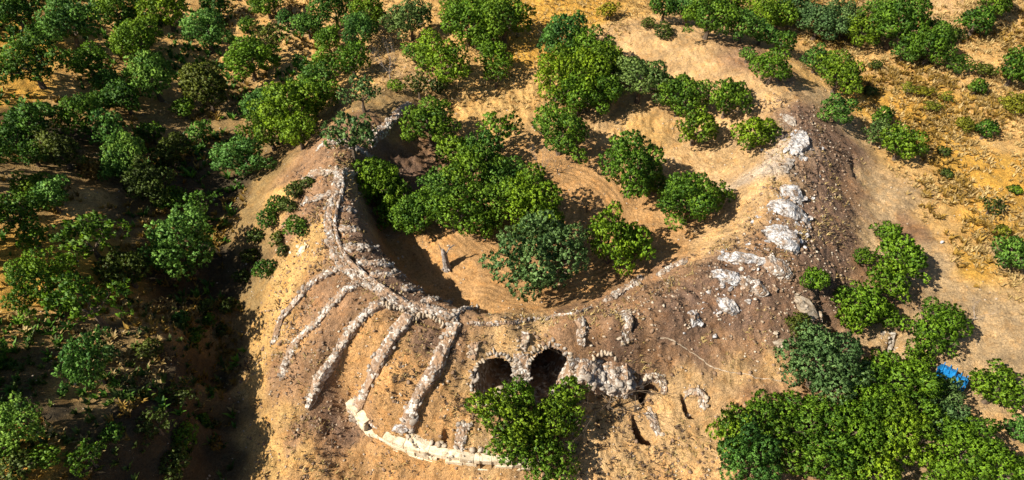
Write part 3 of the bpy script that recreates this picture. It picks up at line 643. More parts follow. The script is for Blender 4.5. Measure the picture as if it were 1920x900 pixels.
def arch_row(px, label, name='relieving_arch', m=None):
    Q = drape(px, .32); c = Q[len(Q)//2]; root = thing(name, label, 'arch', tuple(c))
    for q in Q:
        for rr_ in range(2):
            o = bpy.data.objects.new('arch_stone', stone_mesh(m or M_pebble, R.randrange(8))); link(o, root)
            o.location = (q[0]-c[0]+R.uniform(-.05, .05), q[1]-c[1]+rr_*.28, q[2]-c[2]+.22+.05*rr_)
            o.scale = (.34*R.uniform(.8, 1.2), .55*R.uniform(.8, 1.1), .5); o.rotation_euler = (R.uniform(-.3, .3), R.uniform(-.3, .3), R.uniform(-.5, .5))
arch_row([(776, 600), (788, 595), (802, 594), (816, 598), (826, 606), (830, 614)], 'low arch of pale stones over the small dark hollow at the rim')
arch_row([(720, 574), (732, 579), (745, 579), (758, 584), (764, 594)], 'low arch of pale stones between third and fourth radial walls')
arch_row([(1112, 676), (1122, 668), (1134, 665), (1146, 667), (1154, 676)], 'shallow arch of stones over the crescent hollow right of the vaults')
wall([(1196, 722), (1204, 706), (1222, 700), (1240, 708), (1246, 722), (1243, 738)], .7, .4, 'ragged ring of pale stones round the pit beside the bare tree', 'pit_edging', m=M_pebble, dens=1.3)
wall([(1284, 736), (1300, 733), (1314, 736), (1319, 748), (1316, 766)], .8, .3, 'pale stone edging of the small square pit', 'pit_edging', m=M_pebble, dens=1.2, core=M_core)
wall([(1214, 772), (1224, 786), (1230, 802), (1238, 814)], .9, .3, 'tan stone side of the lowest pit under the bare tree', 'pit_edging', m=M_pebble, core=M_core)
arch_row([(884, 726), (888, 716), (896, 712)], 'small grey stones left of the left vault mouth', m=M_stone)
# grey-blue slab
def slab(u, v, label, sx, sy, sz, m, rot):
    p = at(u, v); o = bpy.data.objects.new('stone_slab', stone_mesh(m, 2)); link(o); o.location = (p[0], p[1], p[2]+sz*.45)
    o.scale = (sx, sy, sz); o.rotation_euler = (.1, -.15, rot); o['label'] = label; o['category'] = 'stone'
slab(752, 806, 'large grey-blue slab at the foot of the fifth radial wall', 1.9, 1.1, .6, M_rock, -.5)
slab(777, 790, 'dark angular block above the grey-blue slab', 1.2, 1.0, .7, M_stone, .5)
slab(935, 738, 'tan triangular boulder in the left vault mouth', 1.3, 1.0, 1.0, M_cream, .7)
slab(892, 716, 'small grey block left of the left vault mouth', .8, .5, .5, M_stone, .3)
slab(1290, 780, 'pale stone at the lower corner of the square pit', .7, .5, .4, M_pebble, .3)
slab(1765, 456, 'tiny isolated white stone in the dry grass on the right', .5, .35, .4, M_white, .2)
slab(688, 808, 'upright cream slab at the left gap of the plinth', .7, .5, 1.4, M_cream, .6)

# trodden line across the lower right ground
def ribbon(px, wd, label, name, m):
    Q = drape(px, .25); n = len(Q); T = np.gradient(Q[:, :2], axis=0); T /= np.linalg.norm(T, axis=1)[:, None]; V = []; Fq = []
    wob = .12*fbm(np.arange(n)*.3, np.zeros(n), 3, 2)
    for i in range(n):
        for a, z in ((-1, -.02), (-.5, .05), (.5, .05), (1, -.02)):
            q = Q[i, :2]+np.array([-T[i, 1], T[i, 0]])*(a*wd/2+wob[i]); V.append((q[0], q[1], float(gh(q[0], q[1]))+z))
        if i: Fq += [((i-1)*4+j, (i-1)*4+j+1, i*4+j+1, i*4+j) for j in range(3)]
    o = mk(name, V, Fq, m); o['kind'] = 'structure'; return o
ribbon([(1238, 634), (1262, 640), (1290, 658), (1318, 676), (1340, 690), (1365, 697), (1392, 702), (1412, 706), (1436, 711), (1460, 715), (1478, 722)], .07, '', 'footpath', M_pebble)
# ================================================================ TREES
def crown(seed, r, flat=.8, lobes=10, tuft=.34, leaf=.27, dens=1., spread=.6, openness=0., lob=(.34, .48), squash=1.):
    """leaf cloud: lobes -> tufts -> leaves. returns mesh centred on the crown's centre"""
    g = np.random.default_rng(seed); C_ = []; sqx = g.uniform(.82, 1.15)
    for k in range(lobes):
        t = k/lobes; zz = 1-1.25*((k+.5)/lobes); a = k*2.39996+g.uniform(-.4, .4); q = math.sqrt(max(0, 1-zz*zz))
        d = spread*r*g.uniform(.68, 1.15)
        C_.append((math.cos(a)*q*d*g.uniform(.85, 1.15)*sqx, math.sin(a)*q*d*g.uniform(.85, 1.15)/sqx, zz*d*flat, r*g.uniform(*lob)))
        if k % 4 == 1 and lobes > 10: q_ = C_[-1]; C_[-1] = (q_[0]*1.3, q_[1]*1.3, q_[2]*1.15, q_[3]*.72)
    C_.append((0, 0, 0, r*.5)); TP = []; TN = []; TT = []
    for cx_, cy_, cz_, cr in C_:
        n = max(8, int(dens*4*math.pi*cr*cr/(tuft*tuft*2.6)))
        i = np.arange(n)+.5; ph = np.arccos(1-2*i/n); a = i*2.39996
        d = np.stack([np.cos(a)*np.sin(ph), np.sin(a)*np.sin(ph), np.cos(ph)], 1)+g.normal(0, .12, (n, 3)); d /= np.linalg.norm(d, axis=1)[:, None]
        p = np.array([cx_, cy_, cz_])+d*cr*np.array([1, 1, .85])*g.uniform(.82, 1.12, (n, 1))
        ok = np.ones(n, bool)
        for c2 in C_:      # drop tufts deep inside another lobe
            if c2[:3] == (cx_, cy_, cz_): continue
            ok &= np.linalg.norm((p-np.array(c2[:3]))/np.array([1, 1, .85]), axis=1) > c2[3]*.72
        ok &= (d[:, 2] > -.75) & (g.random(n) > openness)
        TP.append(p[ok]); TN.append(d[ok]); TT.append(np.full(ok.sum(), g.uniform(.15, .75)))
    TP = np.vstack(TP); TN = np.vstack(TN); TT = np.concatenate(TT)+g.normal(0, .12, len(TP))
    m_ = 16; n = len(TP)
    dirs = g.normal(0, 1, (n, m_, 3))*.75+TN[:, None]*.9+np.array([0, 0, .35]); dirs /= np.linalg.norm(dirs, axis=2)[..., None]
    ln = leaf*g.uniform(.75, 1.3, (n, m_, 1)); b = TP[:, None]+dirs*tuft*.12+g.normal(0, tuft*.16, (n, m_, 3))
    sd = np.cross(dirs, TN[:, None]+g.normal(0, .45, (n, m_, 3))); sd /= np.linalg.norm(sd, axis=2)[..., None]+1e-9
    wd = ln*g.uniform(.28, .42, (n, m_, 1)); mid = b+dirs*ln*.5
    nrm = np.cross(sd, dirs)
    V = np.stack([b, mid-sd*wd+nrm*wd*.25, b+dirs*ln, mid+sd*wd+nrm*wd*.25], 2).reshape(-1, 3)
    q = np.arange(n*m_)*4; Ff = np.vstack([np.stack([q, q+1, q+2], 1), np.stack([q, q+2, q+3], 1)])
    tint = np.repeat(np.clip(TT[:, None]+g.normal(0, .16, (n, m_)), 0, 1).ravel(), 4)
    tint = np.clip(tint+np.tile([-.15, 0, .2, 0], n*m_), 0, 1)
    # face the leaves outwards and shade each tuft as a rounded spray
    Nn = V.reshape(n, m_*4, 3)-TP[:, None]; Nn = Nn/(np.linalg.norm(Nn, axis=2)[..., None]+1e-6)*.9+TN[:, None]*.8; Nn = Nn.reshape(-1, 3)
    Nn /= np.linalg.norm(Nn, axis=1)[:, None]+1e-9
    gn = np.cross(V[Ff[:, 1]]-V[Ff[:, 0]], V[Ff[:, 2]]-V[Ff[:, 0]]); fl = (gn*Nn[Ff[:, 0]]).sum(1) < 0; Ff[fl] = Ff[fl][:, ::-1]
    return V, Ff, tint, Nn
def tubes(segs, name, m, sides=6):
    V = []; Fq = []
    for a, b, ra, rb in segs:
        a = Vector(a); b = Vector(b); d = (b-a).normalized(); u = d.orthogonal().normalized(); w_ = d.cross(u); k = len(V)
        for p, r in ((a, ra), (b, rb)):
            for j in range(sides):
                t = 6.28318*j/sides; V.append(tuple(p+u*math.cos(t)*r+w_*math.sin(t)*r))
        for j in range(sides): Fq.append((k+j, k+(j+1) % sides, k+sides+(j+1) % sides, k+sides+j))
        Fq.append(tuple(k+sides+j for j in range(sides)))
    me = bpy.data.meshes.new(name); me.from_pydata(V, [], Fq); me.update(); me.materials.append(m); return me
def branch(segs, p, d, ln, r, depth, g, forks=(2, 3), spread=.6, up=.15, twist=.25):
    q = Vector(p)
    for k in range(3):
        d = (Vector(d)+Vector([g.uniform(-twist, twist) for _ in range(3)])+Vector((0, 0, up*.3))).normalized()
        n_ = q+d*ln/3; segs.append((tuple(q), tuple(n_), r*(1-.2*k), r*(.8-.2*k))); q = n_
        if depth > 0 and k == 1 and g.random() < .6:
            e = (d+Vector([g.uniform(-1, 1) for _ in range(3)])*spread*1.3).normalized(); branch(segs, q, e, ln*.6, r*.4, depth-1, g, forks, spread, up, twist)
    if depth > 0:
        for _ in range(g.randint(*forks)):
            e = (d+Vector([g.uniform(-1, 1) for _ in range(3)])*spread+Vector((0, 0, up))).normalized()
            branch(segs, q, e, ln*g.uniform(.6, .85), r*.45, depth-1, g, forks, spread, up, twist)
def trunk_mesh(seed, r, hc):
    g = random.Random(seed); s = []
    lean = Vector((g.uniform(-.12, .12), g.uniform(-.12, .12), 1)); q = Vector((0, 0, -.3)); h = hc*.55; tr = .055*r+.07
    for k in range(3):
        n_ = Vector((lean.x*h*(k+1)/3+g.uniform(-.05, .05), lean.y*h*(k+1)/3+g.uniform(-.05, .05), h*(k+1)/3)); s.append((tuple(q), tuple(n_), tr*(1.5-.3*k), tr*(1.2-.25*k))); q = n_
    for k in range(5):
        a = k*1.257+g.uniform(-.3, .3); d = Vector((math.cos(a), math.sin(a), .9)); branch(s, q, d, r*.62, tr*.55, 1, g, (2, 2), .5)
    return tubes(s, 'trunk', M_bark)
# prototypes: (crown radius, centre height, crown mesh, trunk mesh)
PR = {}
def proto(key, r, hc, seed, **k):
    V, Ff, t, Nn = crown(seed, r, **k); V[:, 2] += hc
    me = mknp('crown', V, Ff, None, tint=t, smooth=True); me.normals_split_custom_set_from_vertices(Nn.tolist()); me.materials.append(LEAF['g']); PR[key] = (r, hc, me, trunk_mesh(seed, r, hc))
for i in range(5): proto(('L', i), 3.2, 2.75, 100+i, lobes=22+2*i, dens=1.0, spread=.74, lob=(.15, .33), tuft=.25, leaf=.175, openness=.04*(i % 3), flat=.92)
for i in range(7): proto(('M', i), 2.3, 2.05, 200+i, lobes=17+(i % 3), tuft=.25, leaf=.185, spread=.70, lob=(.16, .34), openness=.05*(i % 3), flat=1.0)
for i in range(5): proto(('S', i), 1.4, 1.25, 300+i, lobes=11, tuft=.23, leaf=.17, spread=.62, lob=(.28, .42), flat=.85)
for i in range(4): proto(('X', i), .8, .6, 400+i, lobes=6, tuft=.22, leaf=.20, spread=.6, lob=(.32, .45), flat=.75)
for i in range(3): proto(('P', i), 2.4, 2.9, 500+i, lobes=10, tuft=.32, leaf=.27, spread=.85, lob=(.2, .3), openness=.3, flat=.8, dens=.8)
proto(('C', 0), 1.7, 2.6, 601, lobes=12, tuft=.2, leaf=.17, spread=.5, lob=(.5, .6), flat=1.6, dens=1.0)
proto(('U', 0), 2.2, 2.8, 701, lobes=9, tuft=.3, leaf=.27, spread=.9, lob=(.22, .32), openness=.25, flat=.3, dens=.9)
cnt = {}
def tree(u, v, wpx, tone, label, shape=None, hs=1.0, name=None, ws=1.0, group=None):
    """crown centre at photo pixel (u,v), crown width wpx photo pixels"""
    hcg = 2.0
    for _ in range(3):
        p = at(u, v, hcg); dist = (CAM_H-p[2])*sp_ + p[1]*cp_; r = wpx/2*dist/FPX*1.06
        k = shape or ('X' if r < 1.05 else 'S' if r < 1.8 else 'M' if r < 2.75 else 'L')
        n = {'L': 5, 'M': 7, 'S': 5, 'X': 4, 'P': 3, 'C': 1, 'U': 1}[k]; i = (int(u*7+v*3)) % n
        r_, hc_, cm, tm = PR[(k, i)]; s = r/r_; hcg = hc_*s*hs
    z = float(gh(p[0], p[1])); small = k == 'X'
    nm = name or ('shrub' if small else 'tree')
    o = thing(nm, label, 'shrub' if small else 'tree', (p[0], p[1], z), group, R.uniform(0, 6.28) if k != 'U' else 0.)
    tr = bpy.data.objects.new('stem' if small else 'trunk', tm); link(tr, o); tr.scale = (s, s, s*hs)
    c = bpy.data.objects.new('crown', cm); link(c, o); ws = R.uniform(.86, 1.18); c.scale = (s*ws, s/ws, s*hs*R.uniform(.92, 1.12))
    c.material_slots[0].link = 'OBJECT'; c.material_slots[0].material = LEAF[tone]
    return o
TREES = '''
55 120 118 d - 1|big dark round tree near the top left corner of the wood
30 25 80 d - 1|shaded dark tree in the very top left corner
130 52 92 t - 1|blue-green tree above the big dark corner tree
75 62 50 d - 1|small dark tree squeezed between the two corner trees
215 20 75 g - 1|leafy green tree at the top edge, left of the bright pair
245 38 50 g - 1|small green tree under the left top-edge tree
312 24 82 b - 1|bright tree at the top edge of the left wood
255 78 88 b - 1|bright rounded tree casting a long shadow, upper left wood
385 60 78 p - 1.25|tall tree with pale blue-green tufts in the upper left wood
405 12 60 d - 1|dark tree at the top edge behind the tall blue-green tree
165 118 72 g - 1|green tree right of the big dark corner tree
198 152 58 t - .9|low dark blue-green tree below its green neighbour at the upper left
285 148 88 p - 1.2|tall pale green tree left of the egg-shaped dense one
384 163 74 c C 1|dense egg-shaped olive-brown tree with smooth outline
468 115 92 b - 1|bright yellow-green tree right of the egg-shaped one
500 72 66 c P 1|sparse olive-brown tree behind the bright yellow-green one
462 46 34 g - 1|small round bush above the sparse olive-brown tree
500 8 60 g - 1|green tree on the top edge left of centre
537 36 34 t - 1|little thin tree standing alone near the upper middle left
577 50 52 t - 1|compact blue-green tree beside the little thin tree
628 22 80 d - 1|dark tree at the top edge above the rounded twin crowns
690 30 74 g - 1|green tree at the top edge left of the grey columnar tree
616 78 56 g - 1|olive tree filling the gap left of the rounded twin crowns
676 66 76 t - 1|upper one of the rounded twin crowns
660 116 72 b - 1|lower brighter one of the rounded twin crowns
612 124 64 b - 1|bright tree left of the lower twin crown
600 158 74 t - 1|blue-green crown behind the large bright mass beside the bank
545 212 122 b - 1|largest bright crown of the mass standing beside the bank
492 200 78 t - 1|blue-green crown on the left of the large bright mass
585 188 84 b - 1|bright crown on the right of the large mass
505 250 86 g - 1|lower left crown of the large bright mass
560 252 78 b - 1|lower right crown of the large bright mass at the bank foot
450 300 92 p - 1|blue-green tree lowest of the mass beside the bank
676 173 64 o P 1.1|thin grey-green tree left of the leafless grey tree
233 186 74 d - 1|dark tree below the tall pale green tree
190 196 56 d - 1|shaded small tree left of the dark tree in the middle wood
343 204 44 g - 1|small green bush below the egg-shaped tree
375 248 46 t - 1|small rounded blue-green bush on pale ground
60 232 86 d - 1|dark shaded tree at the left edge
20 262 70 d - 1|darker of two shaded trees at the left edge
150 218 86 g - 1|mid green tree above the yellowish-olive one
205 248 76 t - 1|blue-green tree in the dense middle of the left wood
112 285 86 c - 1|yellowish-olive rounded tree in the dense left wood
60 290 60 d - 1|dim tree left of the yellowish-olive tree
236 292 88 p - 1|pale blue-green tree right of the yellowish-olive one
322 285 72 c - .9|dark smooth olive bush left of the lowest mass tree
283 250 50 d - 1|dark low tree hidden between bigger ones in the left wood
172 322 50 r - .8|orange-brown dry bush in the left wood
274 345 88 c - 1|olive feathery tree right of the orange-brown bush
222 318 64 t - 1|blue-green tree above the olive feathery one
60 352 70 g - 1|blue-green tree at left above the long pale strip
96 372 76 p - 1|pale tufted tree right of the blue-green one at left
24 402 88 g - 1|green tree cut by the left edge at mid height
60 445 62 g - 1|lower green crown below the tree cut by the left edge
330 372 54 g - 1|slender green bush left of the small bluish-white tree
368 392 70 t P 1|small bluish tree with pale tips at the foot of the slope
162 447 112 g P .9|wide open tree with spread tufts in the lower left wood
345 472 134 p - 1|very big round blue-green tree nearest the left slope
236 510 88 c - 1|olive-yellow tree left of the very big round one
75 535 116 g - 1|wide blue-green tree near the left edge under the open one
163 566 118 g P 1|loose tree with scattered tufts below the wide open one
125 500 50 g - 1|small tree between the wide left tree and the loose one
170 690 92 p - 1.35|tall pale green tree alone in the dark lower left
40 790 98 p - 1.1|pale tree at the left edge of the dark lower ground
12 840 60 g - 1|half-hidden green tree at the lower left edge
-8 665 40 t - 1|tree just peeking in at the left edge
206 662 30 o - 1|small greyish bush right of the lone tall tree
282 655 46 c - 1|olive-brown bush on the strawy patch
335 740 62 c P .8|sparse yellowish bush on the shaded slope
290 797 66 c P .8|wide low yellow-green bush on the shaded slope
380 788 28 g - 1|small upright green weed bush beside the shaded ditch
345 820 52 g - .9|green shrub under the sparse yellowish bush
328 868 66 c - .8|olive shrub at the bottom edge of the shaded slope
404 831 30 r - .8|dry orange tussock beside the shaded ditch
165 858 62 g P 1|thin green tree at the bottom edge of the dark ground
30 880 76 c - .8|low olive bush in the bottom left corner
212 812 44 d - .8|nearly black bush in the deep shade
80 860 60 g - .7|low green bush beside the bottom left corner
392 600 26 g - 1|small round bush at the foot of the slope, left one
430 575 30 c - 1|yellowish tuft at the foot of the slope
416 618 26 c - 1|small bright weed above the shaded ditch
340 600 34 t - 1|small bluish bush in the shade below the very big tree
365 632 34 d - .8|dark bush above the shaded ditch
385 575 32 c - .9|dim bush left of the yellowish tuft
455 520 30 c - .8|olive weed at the foot of the slope under the shrubs
470 480 34 c - .8|olive weed patch under the slope shrubs
517 384 40 d - .8|upper dark shrub on the left slope
500 412 44 d - .8|larger dark shrub on the left slope
552 358 44 c - .7|olive scrub near the crest of the left slope
556 427 50 d - .6|dark flat shrub under the crest of the left slope
522 447 30 c - .8|small scrub in the middle of the left slope
498 502 46 d - .9|dark shrub at the foot of the left slope
480 442 34 c - .8|olive scrub on the lower left slope above the dark foot shrub
540 388 36 c - .7|olive scrub between the dark slope shrubs and the crest
578 342 30 c - .6|little olive scrub by the broad pale wall stub
530 470 26 c - .7|small tuft on the ledge of the left slope
770 38 76 o - 1.15|grey-green columnar tree at the top edge
877 40 104 b - 1|bright left crown of the wide group at the top middle
945 42 96 g - 1|darker right crown of the wide group at the top middle
915 18 70 g - 1|rear crown of the wide group at the top middle
855 14 56 g - 1|small crown at the rear left of the top middle group
905 78 60 g - 1|front crown of the wide group at the top middle
775 98 44 g - 1|small compact tree left of the bright round upper tree
825 124 104 b - 1|bright round tree with yellowish leaves above the slope
784 160 48 c P 1|thin little tree with visible stem at the head of the diagonal wall
742 162 34 g - .8|low bush under the leafless grey tree
820 162 40 c - .8|low bush under the bright round upper tree
926 108 72 b - 1|bright tree under the wide top middle group
930 140 46 g P 1|straggly tree with drooping tufts below its brighter neighbour
805 232 104 g - 1.05|tall round tree at the inner end of the diagonal wall
935 242 78 g P 1|open-crowned tree right of the tall round one
1050 250 108 g - 1|wide tree with dead wood at its foot below the giant clump
656 252 88 o U 1|flat-topped small tree growing on the curved pale wall
705 338 92 b - 1|leftmost crown of the central mass beside the crest
738 368 84 g - 1|second crown from the left of the central mass
860 285 84 g - 1|rear left crown of the central mass
905 290 84 t - 1|rear right bluish crown of the central mass
885 330 100 g - 1|middle crown of the central mass
945 335 78 t - 1|right-hand bluish crown of the central mass
830 350 84 t - 1|shaded crown in the middle left of the central mass
785 398 96 g - 1|lower left crown of the central mass
850 400 100 g - 1|lowest crown of the central mass over the sandy floor
915 385 84 g - 1|lower right crown of the central mass
1000 395 134 b - 1|yellow-green crown just above the big olive-grey floor tree
764 414 66 g - 1|lower left fringe crown of the central mass above the drop
738 400 66 b - 1|little bright crown at the left foot of the central mass
962 372 86 g - 1|crown joining the central mass to the yellow-green one
905 425 66 g - 1|small lowest right crown of the central mass
1012 488 166 o - 1|big olive-grey tree standing on the sandy floor
1145 450 106 b M 1.25|bright sparse tree between shadows on the sandy floor
1192 462 70 b S 1.3|narrow bright companion right of the sparse floor tree
1183 320 124 g - 1.1|large round tree alone right of the bowl centre
1228 345 50 g - 1|small crown leaning on the large lone round tree
1292 382 116 g - 1|dark leafy tree on the right of the bowl floor
1345 368 58 g P .9|low side crown right of the dark leafy tree
1262 368 60 g - 1|left side crown of the dark leafy tree
1055 78 96 t - 1|rear crown at the top of the giant clump
1095 100 90 g - 1|upper right crown of the giant clump
1045 150 100 b - 1|bright left crown of the giant clump
1105 140 110 b - 1|bright central crown of the giant clump
1085 180 96 b - 1|front crown of the giant clump
1140 120 84 g - 1|right crown of the giant clump
1130 175 84 g - 1|lower right crown of the giant clump
1200 156 96 o - 1|grey-leaved tree touching the right of the giant clump
1275 183 92 g - 1|round tree right of the grey-leaved one
1365 190 80 g - .95|neat round tree under the right ridge
1306 243 82 g - .95|rounded tree in front of the neat round pair
1416 250 86 b - .95|tree nearest the white outcrops of the upper right crest
1140 20 42 y - .8|yellow-green round bush alone near the top edge
1245 14 66 d - 1|dark tree at the left end of the top right belt
1290 18 66 t - 1|blue-green tree in the top right belt
1330 36 92 g - 1|wide green tree in the top right belt
1392 50 66 t - 1|blue-green tree in the middle of the top right belt
1365 10 60 g - 1|rear tree of the top right belt at the edge
1428 26 72 b - 1|bright yellow-green tree in the top right belt
1462 34 62 g - 1|darker green tree right of the yellow-green one in the belt
1488 12 62 o - 1|grey tree at the top edge of the belt
1428 62 52 t - 1|small bluish tree at the front of the belt
1468 82 46 g - 1|small upright tree in front of the belt
1215 45 30 c - .6|low olive scrub at the left of the bare ridge top
1245 58 46 c - .5|grassy green scrub patch on the top of the ridge
1450 128 72 b - 1|bright round tree on the outer shoulder of the ridge
1402 104 32 t - 1|small bluish bush left of the bright shoulder tree
1533 46 78 o - .9|left grey-leaved tree of the belt
1572 38 76 o - .9|right grey-leaved tree of the belt
1612 62 74 g - .9|green tree between grey-leaved ones and the large belt tree
1680 48 106 g - 1|largest tree of the top right belt
1650 20 50 t - 1|bluish crown behind the largest belt tree
1700 94 64 t - .9|low tree in front of the largest belt tree
1745 92 80 g - 1|tree at the right end of the top right belt
1748 64 52 d - 1|dark crown behind the right end of the belt
1532 114 58 t - .95|smaller of the two trees on the orange slope behind the ridge
1573 145 82 g - 1|larger of the two trees on the orange slope behind the ridge
1573 205 66 t - .9|bushy tree with a shadow at the foot of the outer ridge
1632 172 28 c - .8|tiny olive bush in the shadow on the orange slope
1642 122 28 c - .6|small green tussock on the orange slope
1655 218 46 d - 1|rear small dark tree of the trio on the dry slope
1648 250 60 o - 1|grey-green middle tree of the trio on the dry slope
1690 272 76 g - 1|front green tree of the trio on the dry slope
1796 122 50 d - .8|low dark bush on pale dry grass
1832 165 38 d - .9|small dark round bush below the low dark one
1844 134 34 c - .8|small olive-brown ball bush on pale grass
1850 243 44 d - 1|dark conical bush alone on the orange grass
1812 236 36 y - .7|yellow-green spiky bush left of the dark conical one
1832 40 66 d - 1|dark tree on pale grass in the top right
1790 66 40 c - .8|olive-brown bush left of the dark top right tree
1862 4 76 g - 1|green tree cut by the top edge near the right corner
1906 132 76 d - 1|dark tree cut by the right edge in the upper corner
1912 198 56 y - .7|pale yellow flowering bush at the right edge
1706 166 34 y P .6|pair of yellow-green tufts on the orange slope
1735 172 34 y P .6|yellow spiky tussock left of its lower twin
1775 182 30 y P .6|small yellow tussock right on the orange slope
1750 198 34 y P .6|lower yellow spiky tussock
1862 385 44 c P .8|open olive bush on the right golden slope
1902 474 84 t - 1|large blue-green tree cut by the right edge at mid height
1770 285 26 c - .6|small green tussock in the golden grass right of the trio
1775 325 26 c - .6|second small green tussock below the first right of the trio
1905 355 26 g - .7|small green bush close to the right edge
1880 432 30 y - .7|yellow-green weed above the large right edge tree
1525 526 52 b - 1|small bright tree at the end of the white ridges
1618 482 40 g - .9|little round bush left of the tall bright clump
1663 438 46 g - 1|small tree behind the tall bright clump
1692 488 92 b - 1|upper crown of the tall bright clump
1664 530 84 b - 1|middle crown of the tall bright clump
1610 566 92 b - 1|lower left crown of the tall bright clump
1652 586 70 b - 1|lower right crown of the tall bright clump
1604 600 60 b - 1|bottom crown of the tall bright clump
1756 620 116 b - 1|round yellow-green tree on open tan ground
1722 678 54 b - .8|low green bush under the round yellow-green tree
1496 612 50 c - .8|small dark feathery bush on the bank edge
1540 686 150 o - 1|large grey-green tree at the foot of the right bank
1870 728 104 b - 1|bright dome-shaped tree right of the blue tarpaulin
1915 810 60 t - 1|bluish tree cut by the right edge below the dome-shaped tree
1620 745 120 b - 1|crown touching the large grey-green tree from below
1690 725 120 b - 1|upper bright crown of the lower right thicket
1750 742 86 o - 1|greyish crown left of the blue tarpaulin
1520 790 120 g - 1|left crown of the lower right thicket
1595 815 128 b - 1|middle bright crown of the lower right thicket
1680 810 128 b - 1|central large crown of the lower right thicket
1770 790 84 o - 1|right greyish crown of the lower right thicket
1545 870 112 g - 1|lower left crown of the thicket on the bottom edge
1640 880 120 b - 1|bottom crown of the lower right thicket
1375 810 104 g - 1|left end crown of the bottom tree row
1430 780 92 g - 1|rear crown of the bottom tree row beside bare sand
1400 870 128 t - 1|bluish front crown of the bottom tree row
1465 840 100 g - 1|right crown of the bottom tree row
1810 850 122 b - 1|bright crown at the bottom near the right corner
1880 880 110 b - 1|bright tree in the bottom right corner
1770 890 84 b - 1|crown cut by the bottom edge left of the corner trees
940 790 112 g - 1|left crown of the big tree group below the vaults
972 752 78 b - 1|upper bright crown in front of the vault mouths
1068 738 72 g - 1|upper right crown in front of the right vault mouth
1048 790 96 g - 1|right crown of the group below the vaults
958 838 88 g - 1|lower left crown of the group over the plinth end
1000 805 74 b - 1|central bright crown of the group below the vaults
1025 868 112 g - 1|bottom crown of the group below the vaults
-130 700 150 g - .8|large tree beyond the left edge in the lower half
-90 430 140 g - 1.2|tree beyond the left edge near the shaded pair
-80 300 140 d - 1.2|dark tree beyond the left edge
'''
for ln in TREES.strip().split('\n'):
    a, lb = ln.split('|'); u, v, wd_, tone, shp, hs = a.split(); u = float(u); v = float(v)
    grp = None
    if u < 640 and v > 0 and not (480 < u and 340 < v): grp = 'trees and bushes of the wood on the left'
    elif 'giant clump' in lb: grp = 'crowns of the giant clump'
    elif 'central mass' in lb: grp = 'crowns of the central mass'
    elif 'belt' in lb: grp = 'trees of the top right belt'
    elif 'thicket' in lb: grp = 'crowns of the lower right thicket'
    elif 'left slope' in lb: grp = 'scrub on the left slope'
    else: grp = 'trees scattered on the open ground'
    nm = None
    if 'bush' in lb or 'shrub' in lb or 'scrub' in lb or 'weed' in lb or 'tuft' in lb.split('with')[0] or 'tussock' in lb: nm = 'shrub'
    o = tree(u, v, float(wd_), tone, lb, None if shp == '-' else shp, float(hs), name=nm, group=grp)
    if nm: o['category'] = 'shrub'
# ================================================================ BARE TREES, STUMP, TARPAULIN
def bare(u, v, h, seed, label, m=None, spread=.7, lean=(0, 0), r=.14, up=.15, depth=3, lnf=.42, name='bare_tree', forks=(2, 3)):
    r *= .75; p = at(u, v); root = thing(name, label, 'dead tree', (p[0], p[1], float(gh(p[0], p[1]))), None)
    g = random.Random(seed); s = []; q = Vector((0, 0, -.2)); t = Vector((lean[0], lean[1], h*.22)); s.append((tuple(q), tuple(t), r*1.3, r)); 
    link(bpy.data.objects.new('trunk', tubes(s, 'trunk', m or M_dead)), root); b = []
    for k in range(5):
        a = k*1.257+g.uniform(-.4, .4); d = Vector((math.cos(a)*spread+lean[0]*.3, math.sin(a)*spread+lean[1]*.3, .8)); branch(b, t, d, h*lnf, r*.55, depth, g, forks, .55, up)
    link(bpy.data.objects.new('branches', tubes(b, 'branches', m or M_dead, 4)), root); return root
bare(732, 150, 4.2, 3, 'leafless grey tree with fine twigs between the dark woods and the bowl', up=.4, spread=.5, r=.12)
bare(1140, 768, 5.2, 5, 'wide bare dark tree spreading beside the masonry mass and the pits', M_bark, spread=1.3, r=.16, up=.05, lnf=.5, depth=3)
bare(1190, 770, 3.6, 6, 'lower leafless tree casting branching shadows over the lowest pit', M_bark, spread=1.2, r=.10, up=.05, depth=3)
bare(1015, 325, 3.0, 8, 'small bare grey bush right of the central tree mass', up=.3, r=.09)
bare(1045, 325, 2.6, 9, 'dead branches spread low in the middle of the bowl floor', M_bark, spread=1.5, up=0, r=.09)
bare(1100, 398, 3.0, 10, 'dark leafless bush in the shade below the round floor tree', M_bark, spread=1.1, r=.09)
bare(1165, 258, 1.9, 11, 'thin bare twigs rising behind the big round floor tree', up=.5, r=.05, spread=.4, depth=2)
bare(1815, 605, 2.0, 12, 'grey dry branches sticking out right of the round yellow-green tree', spread=1.0, lean=(.5, .2), r=.05)
bare(940, 128, 1.8, 13, 'small bleached branch beside the upper central trees', r=.06, spread=1.0, depth=2)
bare(860, 192, 1.4, 14, 'low dead twigs at the foot of the upper slope', M_bark, r=.05, spread=1.2, depth=2)
bare(1465, 262, 1.3, 15, 'tangle of dry roots beside the highest white outcrop', r=.05, spread=1.3, up=0, depth=2)
